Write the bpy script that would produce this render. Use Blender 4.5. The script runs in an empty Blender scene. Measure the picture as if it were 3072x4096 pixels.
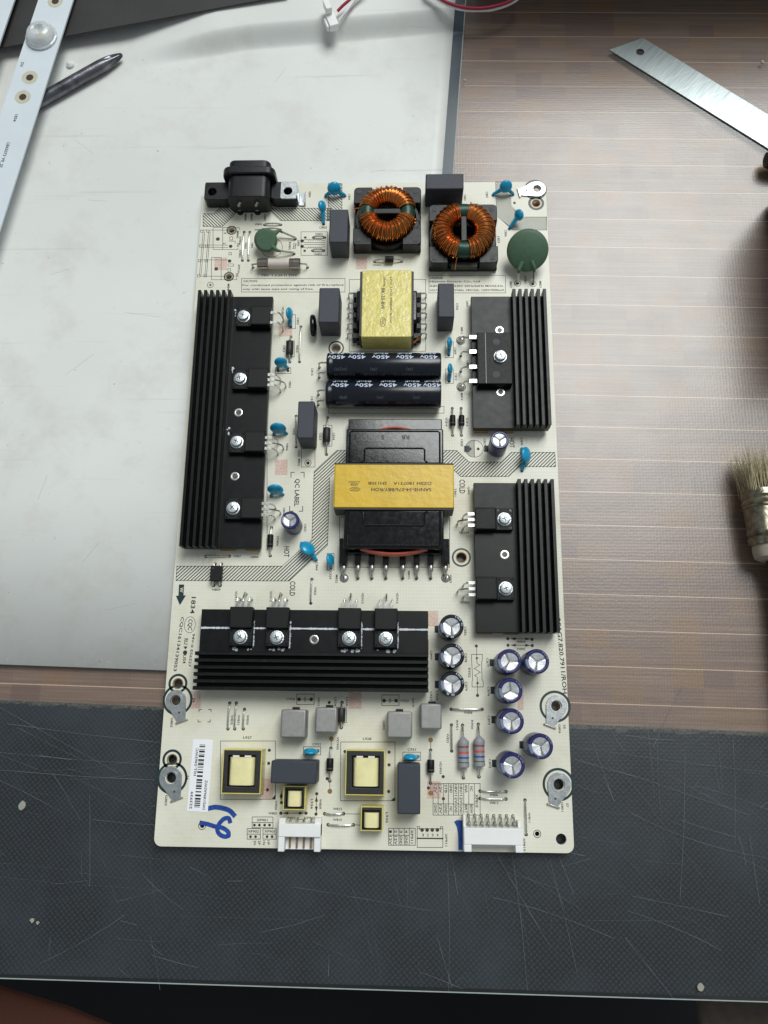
import bpy, bmesh, math, random
from mathutils import Vector, Matrix
random.seed(7)
R_ = math.radians
PI = math.pi
S = 0.001                       # everything below is measured in millimetres
scene = bpy.context.scene
col = scene.collection

# ------------------------------------------------------------------ camera, light, exposure
CP = Vector((17.4106, -99.5983, 345.9184))
CR = Matrix(((0.99957397, 0.01142233, -0.02685914),
             (-0.00462456, 0.97059859, 0.24065950),
             (0.02881833, -0.24043276, 0.97023791)))      # world -> camera
FP = 3200.0
cam = bpy.data.cameras.new('camera')
cam.sensor_fit = 'VERTICAL'
cam.sensor_height = 24.0
cam.lens = 24.0 * FP / 4096.0
cam.clip_start = 0.01
cam.clip_end = 20
camo = bpy.data.objects.new('camera', cam)
M4 = CR.transposed().to_4x4()
M4.translation = CP * S
camo.matrix_world = M4
col.objects.link(camo)
scene.camera = camo

w = bpy.data.worlds.new('World')
scene.world = w
w.use_nodes = True
bg = w.node_tree.nodes['Background']
bg.inputs[0].default_value = (0.86, 0.95, 1.0, 1)
bg.inputs[1].default_value = 0.27


def area(name, loc, target, sx, sy, power, color):
    l = bpy.data.lights.new(name, 'AREA')
    l.shape = 'RECTANGLE'
    l.size = sx
    l.size_y = sy
    l.energy = power
    l.color = color
    o = bpy.data.objects.new(name, l)
    o.location = loc
    o.rotation_euler = (Vector(target) - Vector(loc)).to_track_quat('-Z', 'Y').to_euler()
    col.objects.link(o)


area('window_light', (0.93, 1.75, 3.2), (0.03, 0.03, 0), 1.7, 2.1, 120, (0.965, 1.0, 0.985))

vs = scene.view_settings
vs.view_transform = 'Standard'
vs.look = 'None'
vs.exposure = 0.0
vs.gamma = 1.0
vs.use_curve_mapping = False


# ------------------------------------------------------------------ measuring: survey views -> board millimetres
def at(u, v, z=0.0):
    d = CR.transposed() @ Vector(((u - 1536) / FP, -(v - 2048) / FP, -1))
    k = (z - CP.z) / d.z
    p = CP + k * d
    return Vector((p.x, p.y, z))


VW = dict(s=(0, 0, 1), a=(760, 600, 2.765), b=(1260, 640, 3.318), c=(1660, 640, 2.765), d=(720, 1100, 2.765),
          e=(1220, 1040, 2.765), g=(1720, 1080, 2.765), h=(700, 1650, 2.765), i=(1220, 1600, 2.37),
          j=(1720, 1700, 2.765), k=(1760, 2300, 2.765), l=(660, 2300, 2.765), m=(1200, 2300, 2.765),
          n=(600, 2700, 2.765), o=(1050, 2760, 2.765), p=(1500, 2760, 3.318), q=(1780, 2760, 2.9625),
          r=(1820, 3180, 5.184), t=(1060, 3180, 5.53))


def V(k, x, y, z=0.0):
    ox, oy, s = VW[k]
    return at(ox + x / s, oy + y / s, z)


def rect_top(k, x0, y0, x1, y1, z):
    """axis-aligned board rectangle whose top face (height z) was measured in view k"""
    l = V(k, x0, (y0 + y1) / 2, z).x
    r = V(k, x1, (y0 + y1) / 2, z).x
    t = V(k, (x0 + x1) / 2, y0, z).y
    b = V(k, (x0 + x1) / 2, y1, z).y
    return l, b, r, t


# ------------------------------------------------------------------ materials
def lin(c):
    out = []
    for v in c:
        v /= 255.0
        out.append(v / 12.92 if v <= 0.04045 else ((v + 0.055) / 1.055) ** 2.4)
    return out


class NT:
    def __init__(s, name):
        s.m = bpy.data.materials.new(name)
        s.m.use_nodes = True
        s.t = s.m.node_tree
        s.b = s.t.nodes['Principled BSDF']

    def n(s, typ, **kw):
        nd = s.t.nodes.new(typ)
        for k, v in kw.items():
            if k in nd.inputs:
                nd.inputs[k].default_value = v
            else:
                setattr(nd, k, v)
        return nd

    def l(s, a, b):
        s.t.links.new(a, b)

    def ramp(s, fac, stops):
        r = s.n('ShaderNodeValToRGB')
        e = r.color_ramp.elements
        while len(e) < len(stops):
            e.new(0.5)
        for el, (p, c) in zip(e, stops):
            el.position = p
            el.color = (*c, 1) if len(c) == 3 else c
        s.l(fac, r.inputs[0])
        return r.outputs[0]

    def mix(s, fac, a, b, mode='MIX'):
        m = s.n('ShaderNodeMix', data_type='RGBA', blend_type=mode)
        for sock, v in ((m.inputs[0], fac), (m.inputs[6], a), (m.inputs[7], b)):
            if hasattr(v, 'links'):
                s.l(v, sock)
            elif isinstance(v, (int, float)):
                sock.default_value = v
            else:
                sock.default_value = (*v, 1)
        return m.outputs[2]

    def coord(s):
        return s.n('ShaderNodeTexCoord').outputs['Object']


def mat(name, rgb, rough=0.5, metal=0.0, var=0.08, scale=400, bump=0.0, bscale=2500, spec=0.5, rvar=0.08, coat=0.0, dust=0.0):
    N = NT(name)
    c = lin(rgb)
    co = N.coord()
    no = N.n('ShaderNodeTexNoise', Scale=scale, Detail=4.0)
    N.l(co, no.inputs['Vector'])
    lo = [x * (1 - var) for x in c]
    hi = [min(1, x * (1 + var)) for x in c]
    colr = N.ramp(no.outputs[0], [(0.3, lo), (0.7, hi)])
    if dust > 0:
        d2 = N.n('ShaderNodeTexNoise', Scale=scale * 5, Detail=5.0, Roughness=0.7)
        N.l(co, d2.inputs['Vector'])
        f = N.ramp(d2.outputs[0], [(0.62, (0, 0, 0)), (0.78, (dust, dust, dust))])
        colr = N.mix(f, colr, (0.35, 0.34, 0.31))
    N.l(colr, N.b.inputs['Base Color'])
    rr_ = N.n('ShaderNodeMapRange')
    rr_.inputs['To Min'].default_value = max(0.02, rough - rvar)
    rr_.inputs['To Max'].default_value = min(1, rough + rvar)
    N.l(no.outputs[0], rr_.inputs['Value'])
    N.l(rr_.outputs[0], N.b.inputs['Roughness'])
    N.b.inputs['Metallic'].default_value = metal
    N.b.inputs['Specular IOR Level'].default_value = spec
    N.b.inputs['Coat Weight'].default_value = coat
    if bump > 0:
        n2 = N.n('ShaderNodeTexNoise', Scale=bscale, Detail=3.0)
        N.l(co, n2.inputs['Vector'])
        bp = N.n('ShaderNodeBump', Strength=bump, Distance=0.0004)
        N.l(n2.outputs[0], bp.inputs['Height'])
        N.l(bp.outputs[0], N.b.inputs['Normal'])
    return N.m


MT = {}


def M(n):
    return MT[n]


def make_materials():
    m = MT
    # PCB: cream solder-mask with fine glass weave
    N = NT('pcb_cream')
    co = N.coord()
    no = N.n('ShaderNodeTexNoise', Scale=45.0, Detail=5.0)
    N.l(co, no.inputs['Vector'])
    base = N.ramp(no.outputs[0], [(0.3, lin((222, 219, 202))), (0.7, lin((231, 229, 213)))])
    wv = []
    for ax in ('X', 'Y'):
        wn = N.n('ShaderNodeTexWave', bands_direction=ax, Scale=260.0 if ax == 'X' else 210.0, Distortion=1.0)
        wn.inputs['Detail Scale'].default_value = 3.0
        N.l(co, wn.inputs['Vector'])
        wv.append(wn.outputs['Fac'])
    mx = N.n('ShaderNodeMath', operation='ADD')
    N.l(wv[0], mx.inputs[0]); N.l(wv[1], mx.inputs[1])
    wc = N.ramp(mx.outputs[0], [(0.0, (0.965,) * 3), (1.0, (1.0,) * 3)])
    cc = N.mix(1.0, base, wc, 'MULTIPLY')
    sp = N.n('ShaderNodeTexNoise', Scale=1500.0, Detail=3.0)
    N.l(co, sp.inputs['Vector'])
    sf = N.ramp(sp.outputs[0], [(0.70, (0, 0, 0)), (0.76, (0.35,) * 3)])
    cc = N.mix(sf, cc, lin((150, 135, 110)))
    st_ = N.n('ShaderNodeTexNoise', Scale=32.0, Detail=7.0, Roughness=0.72)
    N.l(co, st_.inputs['Vector'])
    sf = N.ramp(st_.outputs[0], [(0.48, (0, 0, 0)), (0.75, (0.5,) * 3)])
    cc = N.mix(sf, cc, lin((196, 184, 154)))
    fs_ = N.n('ShaderNodeTexNoise', Scale=260.0, Detail=6.0, Roughness=0.75)
    N.l(co, fs_.inputs['Vector'])
    sf = N.ramp(fs_.outputs[0], [(0.62, (0, 0, 0)), (0.72, (0.3,) * 3)])
    cc = N.mix(sf, cc, lin((176, 164, 138)))
    N.l(cc, N.b.inputs['Base Color'])
    N.b.inputs['Roughness'].default_value = 0.42
    bp = N.n('ShaderNodeBump', Strength=0.05, Distance=0.0003)
    N.l(mx.outputs[0], bp.inputs['Height']); N.l(bp.outputs[0], N.b.inputs['Normal'])
    m['pcb'] = N.m
    m['silk'] = mat('silkscreen_ink', (30, 40, 40), 0.6, var=0.25, scale=2500)
    m['ring'] = mat('dark_green_ink', (24, 48, 50), 0.4, var=0.15)
    m['hole'] = mat('solder_hole_brown', (62, 46, 34), 0.6, var=0.4, scale=1500)
    m['copper_pad'] = mat('copper_pad', (150, 118, 72), 0.45, metal=0.5, var=0.2, scale=1500)
    m['alu_black'] = mat('black_anodised_aluminium', (6, 6, 8), 0.38, metal=0.0, var=0.3, scale=300, bump=0.06, bscale=3000, dust=0.16, spec=0.28)
    m['alu_black2'] = mat('black_anodised_fins', (5, 5, 6), 0.4, var=0.3, scale=260, dust=0.3, spec=0.3)
    m['epoxy'] = mat('black_epoxy', (13, 14, 15), 0.5, var=0.2, scale=700, bump=0.15, bscale=6000, dust=0.08, spec=0.3)
    m['plastic_black'] = mat('black_plastic', (16, 17, 20), 0.42, var=0.2, scale=500, bump=0.12, bscale=5000, dust=0.06, spec=0.4)
    m['bakelite'] = mat('glossy_black_bakelite', (5, 6, 8), 0.12, var=0.2, scale=500, bump=0.02, bscale=900, dust=0.04, spec=0.5)
    m['film'] = mat('slate_grey_plastic', (52, 56, 66), 0.55, var=0.06, scale=900, bump=0.25, bscale=6000, dust=0.1)
    m['tin'] = mat('tinned_wire', (205, 205, 200), 0.28, metal=0.95, var=0.15, scale=900)
    m['solder'] = mat('solder', (190, 188, 180), 0.32, metal=0.9, var=0.2, scale=1500)
    m['screw'] = mat('zinc_screw', (222, 228, 230), 0.36, metal=0.8, var=0.2, scale=1500, bump=0.4, bscale=1800)
    m['recess'] = mat('screw_recess', (66, 70, 72), 0.5, metal=0.6)  # dark tone stands in for shade inside the slot; the cross sits flush
    m['hole_floor'] = mat('drilled_hole_floor', (92, 88, 84), 0.5, metal=0.6, var=0.4, scale=1200)
    m['lug'] = mat('tinned_steel_lug', (186, 190, 192), 0.33, metal=0.85, var=0.1, scale=700, bump=0.1)
    m['blue'] = mat('blue_ceramic_coating', (18, 148, 190), 0.25, var=0.1, scale=350, spec=0.6)
    m['green'] = mat('green_epoxy_coating', (74, 102, 78), 0.55, var=0.1, scale=600, bump=0.25, bscale=3000)
    m['navy'] = mat('navy_sleeve', (38, 36, 92), 0.3, var=0.1, scale=300)
    m['sleeve_black'] = mat('black_sleeve', (16, 20, 30), 0.26, var=0.15, scale=300)
    m['stripe'] = mat('pale_sleeve_stripe', (112, 124, 150), 0.35, var=0.05)
    m['can'] = mat('aluminium_can_top', (196, 197, 200), 0.34, metal=0.75, var=0.12, scale=900, bump=0.1)
    m['white_ink'] = mat('pale_sleeve_print', (196, 206, 226), 0.5)
    m['grey_ink'] = mat('dim_grey_print', (62, 64, 72), 0.5)
    m['black_ink'] = mat('black_print', (30, 26, 16), 0.5)
    m['tape_pale'] = mat('pale_yellow_tape', (216, 201, 108), 0.26, var=0.08, scale=150, bump=0.7, bscale=420, rvar=0.12)
    m['tape'] = mat('yellow_core_tape', (213, 174, 22), 0.3, var=0.08, scale=120, bump=0.25, bscale=350, dust=0.4)
    m['tape_light'] = mat('winding_tape', (238, 229, 172), 0.32, var=0.06, scale=250, bump=0.3, bscale=500)
    m['ferrite'] = mat('ferrite', (34, 33, 32), 0.5, var=0.2, scale=600, bump=0.2, bscale=4000)
    m['core_grey'] = mat('ferrite_side', (64, 62, 56), 0.6, var=0.15, scale=800)
    m['copper'] = mat('enamelled_copper', (216, 132, 66), 0.24, metal=0.9, var=0.25, scale=250)
    m['red_wire'] = mat('red_enamel_winding', (196, 92, 74), 0.35, var=0.2, scale=600)
    m['green_core'] = mat('green_core', (22, 62, 44), 0.4, var=0.15)
    m['silver_case'] = mat('grey_metal_case', (150, 148, 146), 0.42, metal=0.45, var=0.08, scale=500, bump=0.25, bscale=4000)
    m['white_nylon'] = mat('white_nylon', (238, 238, 236), 0.42, var=0.02, scale=300)
    m['resistor'] = mat('grey_lilac_resistor', (148, 147, 154), 0.5, var=0.06, scale=900, bump=0.1)
    for k, c in dict(band_brown=(128, 88, 66), band_red=(214, 82, 78), band_blue=(40, 84, 150), band_green=(34, 98, 60)).items():
        m[k] = mat(k, c, 0.5)
    m['glass_tube'] = mat('ceramic_fuse_tube', (206, 196, 186), 0.35, var=0.05)
    m['nickel'] = mat('nickel_cap', (170, 160, 150), 0.18, metal=1.0, var=0.15)
    m['paper'] = mat('white_sticker', (242, 243, 248), 0.5, var=0.01)
    m['marker'] = mat('blue_marker', (18, 66, 150), 0.5, var=0.35, scale=700)
    m['paste'] = mat('thermal_paste', (210, 214, 222), 0.7, var=0.15, scale=3000, bump=0.4)
    m['pink'] = mat('pink_stamp', (222, 168, 160), 0.6, var=0.1)
    N = NT('pink_stamp_ink')
    co = N.coord()
    ck = N.n('ShaderNodeTexVoronoi', Scale=1300.0, Randomness=0.9)
    N.l(co, ck.inputs['Vector'])
    f = N.ramp(ck.outputs['Distance'], [(0.1, (0.4,) * 3), (0.7, (0.2,) * 3)])
    tr = N.n('ShaderNodeBsdfTransparent')
    ms = N.n('ShaderNodeMixShader')
    N.b.inputs['Base Color'].default_value = (*lin((222, 140, 140)), 1)
    N.l(f, ms.inputs[0]); N.l(tr.outputs[0], ms.inputs[1]); N.l(N.b.outputs[0], ms.inputs[2])
    N.l(ms.outputs[0], N.t.nodes['Material Output'].inputs[0])
    m['pink'] = N.m
    # --- surroundings
    N = NT('white_sheet')
    co = N.coord()
    n1 = N.n('ShaderNodeTexNoise', Scale=9.0, Detail=5.0)
    N.l(co, n1.inputs['Vector'])
    base = N.ramp(n1.outputs[0], [(0.3, lin((216, 217, 213))), (0.7, lin((229, 230, 226)))])
    mp = N.n('ShaderNodeMapping')
    mp.inputs['Scale'].default_value = (6, 240, 1)
    mp.inputs['Rotation'].default_value = (0, 0, R_(7))
    N.l(co, mp.inputs[0])
    n2 = N.n('ShaderNodeTexNoise', Scale=1.0, Detail=4.0, Roughness=0.6)
    N.l(mp.outputs[0], n2.inputs['Vector'])
    n5 = N.n('ShaderNodeTexNoise', Scale=28.0, Detail=6.0, Roughness=0.7)
    N.l(co, n5.inputs['Vector'])
    f = N.ramp(n5.outputs[0], [(0.5, (0, 0, 0)), (0.72, (0.45,) * 3)])
    base = N.mix(f, base, lin((196, 190, 182)))
    f = N.ramp(n2.outputs[0], [(0.62, (0, 0, 0)), (0.74, (0.5,) * 3)])
    base = N.mix(f, base, lin((176, 176, 172)))
    n3 = N.n('ShaderNodeTexNoise', Scale=420.0, Detail=2.0)
    N.l(co, n3.inputs['Vector'])
    f = N.ramp(n3.outputs[0], [(0.74, (0, 0, 0)), (0.79, (0.5,) * 3)])
    base = N.mix(f, base, lin((140, 134, 126)))
    N.l(base, N.b.inputs['Base Color'])
    N.b.inputs['Roughness'].default_value = 0.45
    N.b.inputs['Specular IOR Level'].default_value = 0.35
    m['sheet'] = N.m
    m['sheet_edge'] = mat('grey_blue_edge', (66, 76, 84), 0.3, var=0.1, scale=60)
    m['sheet_rim'] = mat('pale_rim', (170, 176, 172), 0.4)
    m['smudge'] = mat('grey_smudge', (158, 154, 150), 0.7, var=0.2)
    # wood print
    N = NT('wood_print_vinyl')
    co = N.coord()
    oi = N.n('ShaderNodeObjectInfo')
    mp = N.n('ShaderNodeMapping')
    mp.inputs['Scale'].default_value = (16, 700, 1)
    N.l(co, mp.inputs[0])
    ad = N.n('ShaderNodeVectorMath', operation='ADD')
    cb = N.n('ShaderNodeCombineXYZ')
    ml = N.n('ShaderNodeMath', operation='MULTIPLY')
    ml.inputs[1].default_value = 37.0
    N.l(oi.outputs['Random'], ml.inputs[0]); N.l(ml.outputs[0], cb.inputs[0]); N.l(ml.outputs[0], cb.inputs[2])
    N.l(mp.outputs[0], ad.inputs[0]); N.l(cb.outputs[0], ad.inputs[1])
    n1 = N.n('ShaderNodeTexNoise', Scale=1.0, Detail=5.0, Roughness=0.65)
    N.l(ad.outputs[0], n1.inputs['Vector'])
    grain = N.ramp(n1.outputs[0], [(0.25, lin((120, 98, 86))), (0.5, lin((140, 117, 103))), (0.75, lin((158, 134, 119)))])
    # print blocks of slightly different hue
    mp2 = N.n('ShaderNodeMapping')
    mp2.inputs['Scale'].default_value = (1 / 0.013, 1 / 0.0155, 1)
    N.l(co, mp2.inputs[0])
    fl = N.n('ShaderNodeVectorMath', operation='FLOOR')
    N.l(mp2.outputs[0], fl.inputs[0])
    wn = N.n('ShaderNodeTexWhiteNoise', noise_dimensions='3D')
    a2 = N.n('ShaderNodeVectorMath', operation='ADD')
    N.l(fl.outputs[0], a2.inputs[0]); N.l(cb.outputs[0], a2.inputs[1])
    N.l(a2.outputs[0], wn.inputs['Vector'])
    f = N.ramp(wn.outputs['Value'], [(0.66, (0, 0, 0)), (1.0, (0.5,) * 3)])
    cc = N.mix(f, grain, lin((154, 118, 80)))
    f = N.ramp(wn.outputs['Value'], [(0.0, (0.5,) * 3), (0.3, (0, 0, 0))])
    cc = N.mix(f, cc, lin((116, 90, 88)))
    wv2 = []
    for ax, scl in (('X', 240.0), ('Y', 200.0)):
        wn2 = N.n('ShaderNodeTexWave', bands_direction=ax, Scale=scl, Distortion=2.0)
        wn2.inputs['Detail Scale'].default_value = 6.0
        N.l(co, wn2.inputs['Vector'])
        wv2.append(wn2.outputs['Fac'])
    ma = N.n('ShaderNodeMath', operation='MULTIPLY')
    N.l(wv2[0], ma.inputs[0]); N.l(wv2[1], ma.inputs[1])
    cc = N.mix(1.0, cc, N.ramp(ma.outputs[0], [(0.0, (0.86,) * 3), (0.8, (1.0,) * 3)]), 'MULTIPLY')
    n9 = N.n('ShaderNodeTexNoise', Scale=2600.0, Detail=2.0)
    N.l(co, n9.inputs['Vector'])
    cc = N.mix(1.0, cc, N.ramp(n9.outputs[0], [(0.3, (0.8,) * 3), (0.7, (1.0,) * 3)]), 'MULTIPLY')
    N.l(cc, N.b.inputs['Base Color'])
    N.b.inputs['Roughness'].default_value = 0.6
    N.b.inputs['Specular IOR Level'].default_value = 0.2
    m['wood'] = N.m
    m['seam'] = mat('pale_seam_print', (205, 176, 152), 0.6)
    # black dotted mat
    N = NT('black_dotted_mat')
    co = N.coord()
    mp = N.n('ShaderNodeMapping')
    mp.inputs['Scale'].default_value = (620, 620, 1)
    mp.inputs['Rotation'].default_value = (0, 0, R_(47))
    N.l(co, mp.inputs[0])
    vo = N.n('ShaderNodeTexVoronoi', Scale=1.0, Randomness=0.12, voronoi_dimensions='2D')
    N.l(mp.outputs[0], vo.inputs['Vector'])
    base = N.ramp(vo.outputs['Distance'], [(0.1, lin((47, 56, 64))), (0.5, lin((15, 19, 24)))])
    n1 = N.n('ShaderNodeTexNoise', Scale=25.0, Detail=6.0, Roughness=0.6)
    N.l(co, n1.inputs['Vector'])
    f = N.ramp(n1.outputs[0], [(0.42, (0, 0, 0)), (0.75, (0.6,) * 3)])
    base = N.mix(f, base, lin((58, 66, 73)))
    N.l(base, N.b.inputs['Base Color'])
    N.b.inputs['Roughness'].default_value = 0.7
    N.b.inputs['Specular IOR Level'].default_value = 0.2
    m['mat'] = N.m
    # clear cover sheet: transparent with a hazy worn gloss
    N = NT('clear_cover_sheet')
    co = N.coord()
    tr = N.n('ShaderNodeBsdfTransparent')
    gl = N.n('ShaderNodeBsdfGlossy')
    n1 = N.n('ShaderNodeTexNoise', Scale=60.0, Detail=5.0)
    N.l(co, n1.inputs['Vector'])
    mr = N.n('ShaderNodeMapRange')
    mr.inputs['To Min'].default_value = 0.27
    mr.inputs['To Max'].default_value = 0.35
    N.l(n1.outputs[0], mr.inputs['Value']); N.l(mr.outputs[0], gl.inputs['Roughness'])
    vo = N.n('ShaderNodeTexVoronoi', Scale=700.0, Randomness=0.25)
    N.l(co, vo.inputs['Vector'])
    bp = N.n('ShaderNodeBump', Strength=0.13, Distance=0.0003)
    N.l(vo.outputs['Distance'], bp.inputs['Height']); N.l(bp.outputs[0], gl.inputs['Normal'])
    fr = N.n('ShaderNodeFresnel', IOR=1.5)
    mu = N.n('ShaderNodeMath', operation='MULTIPLY')
    mu.inputs[1].default_value = 1.9
    N.l(fr.outputs[0], mu.inputs[0])
    ge = N.n('ShaderNodeNewGeometry')
    su = N.n('ShaderNodeMath', operation='SUBTRACT')
    su.inputs[0].default_value = 1.0
    N.l(ge.outputs['Backfacing'], su.inputs[1])
    m2 = N.n('ShaderNodeMath', operation='MULTIPLY')
    N.l(mu.outputs[0], m2.inputs[0]); N.l(su.outputs[0], m2.inputs[1])
    mu = m2
    ms = N.n('ShaderNodeMixShader')
    N.l(mu.outputs[0], ms.inputs[0]); N.l(tr.outputs[0], ms.inputs[1]); N.l(gl.outputs[0], ms.inputs[2])
    N.l(ms.outputs[0], N.t.nodes['Material Output'].inputs[0])
    m['cover'] = N.m
    N = NT('worn_edge')
    co = N.coord()
    nz = N.n('ShaderNodeTexNoise', Scale=700.0, Detail=4.0)
    N.l(co, nz.inputs['Vector'])
    f = N.ramp(nz.outputs[0], [(0.35, (0.1,) * 3), (0.7, (0.5,) * 3)])
    tr = N.n('ShaderNodeBsdfTransparent')
    ms = N.n('ShaderNodeMixShader')
    N.b.inputs['Base Color'].default_value = (*lin((122, 118, 108)), 1)
    N.b.inputs['Roughness'].default_value = 0.8
    N.l(f, ms.inputs[0]); N.l(tr.outputs[0], ms.inputs[1]); N.l(N.b.outputs[0], ms.inputs[2])
    N.l(ms.outputs[0], N.t.nodes['Material Output'].inputs[0])
    m['worn'] = N.m
    m['cover_edge'] = mat('cover_cut_edge', (158, 170, 166), 0.4)
    m['scratch'] = mat('scratch', (98, 106, 112), 0.6, var=0.5, scale=140)
    m['steel_dark'] = mat('dark_chrome_shaft', (112, 112, 118), 0.3, metal=0.9, var=0.45, scale=200, bump=0.25, bscale=500, dust=0.3)
    m['led_board'] = mat('white_led_strip', (214, 222, 228), 0.42, var=0.03, scale=80)
    m['led_pad'] = mat('beige_pad', (196, 192, 172), 0.5)
    m['dark_panel'] = mat('dark_grey_panel', (48, 46, 46), 0.6, var=0.15, scale=60, bump=0.3, bscale=900)
    m['orange'] = mat('orange_handle', (150, 62, 24), 0.4)
    N = NT('clear_acrylic')
    N.b.inputs['Base Color'].default_value = (0.93, 0.95, 0.96, 1)
    N.b.inputs['Roughness'].default_value = 0.05
    N.b.inputs['Transmission Weight'].default_value = 0.55
    N.b.inputs['IOR'].default_value = 1.48
    m['lens'] = N.m
    N = NT('brushed_blade_steel')
    co = N.coord()
    mp = N.n('ShaderNodeMapping')
    mp.inputs['Scale'].default_value = (2600, 60, 1)
    mp.inputs['Rotation'].default_value = (0, 0, R_(-10))
    N.l(co, mp.inputs[0])
    n1 = N.n('ShaderNodeTexNoise', Scale=1.0, Detail=3.0)
    N.l(mp.outputs[0], n1.inputs['Vector'])
    cc = N.ramp(n1.outputs[0], [(0.3, lin((128, 136, 138))), (0.7, lin((178, 186, 186)))])
    N.l(cc, N.b.inputs['Base Color'])
    N.b.inputs['Metallic'].default_value = 0.75
    N.b.inputs['Roughness'].default_value = 0.36
    bp = N.n('ShaderNodeBump', Strength=0.15, Distance=0.0002)
    N.l(n1.outputs[0], bp.inputs['Height']); N.l(bp.outputs[0], N.b.inputs['Normal'])
    m['blade'] = N.m
    m['ferrule'] = mat('tarnished_ferrule', (140, 134, 116), 0.3, metal=0.9, var=0.5, scale=350, bump=0.4, bscale=700)
    m['bristle'] = mat('bristle', (184, 174, 142), 0.5, var=0.3, scale=800)
    m['pale_wood'] = mat('pale_handle', (160, 150, 136), 0.45, var=0.1, scale=200)
    m['dark_wood'] = mat('dark_handle', (40, 26, 20), 0.45, var=0.2, scale=100)
    m['red_lead'] = mat('red_wire_insulation', (158, 22, 54), 0.4)
    m['white_lead'] = mat('white_wire_insulation', (226, 226, 226), 0.4)
    m['cable'] = mat('dark_cable', (22, 22, 24), 0.5)  # black of the unseen blocks added to shade the boards
    m['flake'] = mat('white_flake', (160, 157, 144), 0.5)
    m['clear_bit'] = mat('pale_plastic_bit', (226, 230, 228), 0.25)
    m['cloth'] = mat('red_brown_cloth', (98, 56, 43), 0.9, var=0.25, scale=1500, bump=0.5, bscale=2500)
    m['floor'] = mat('dark_floor', (14, 14, 16), 0.9, var=0.3, scale=20)
    m['grey_brown'] = mat('grey_brown_wood', (74, 66, 56), 0.8, var=0.25, scale=200)


make_materials()


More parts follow.
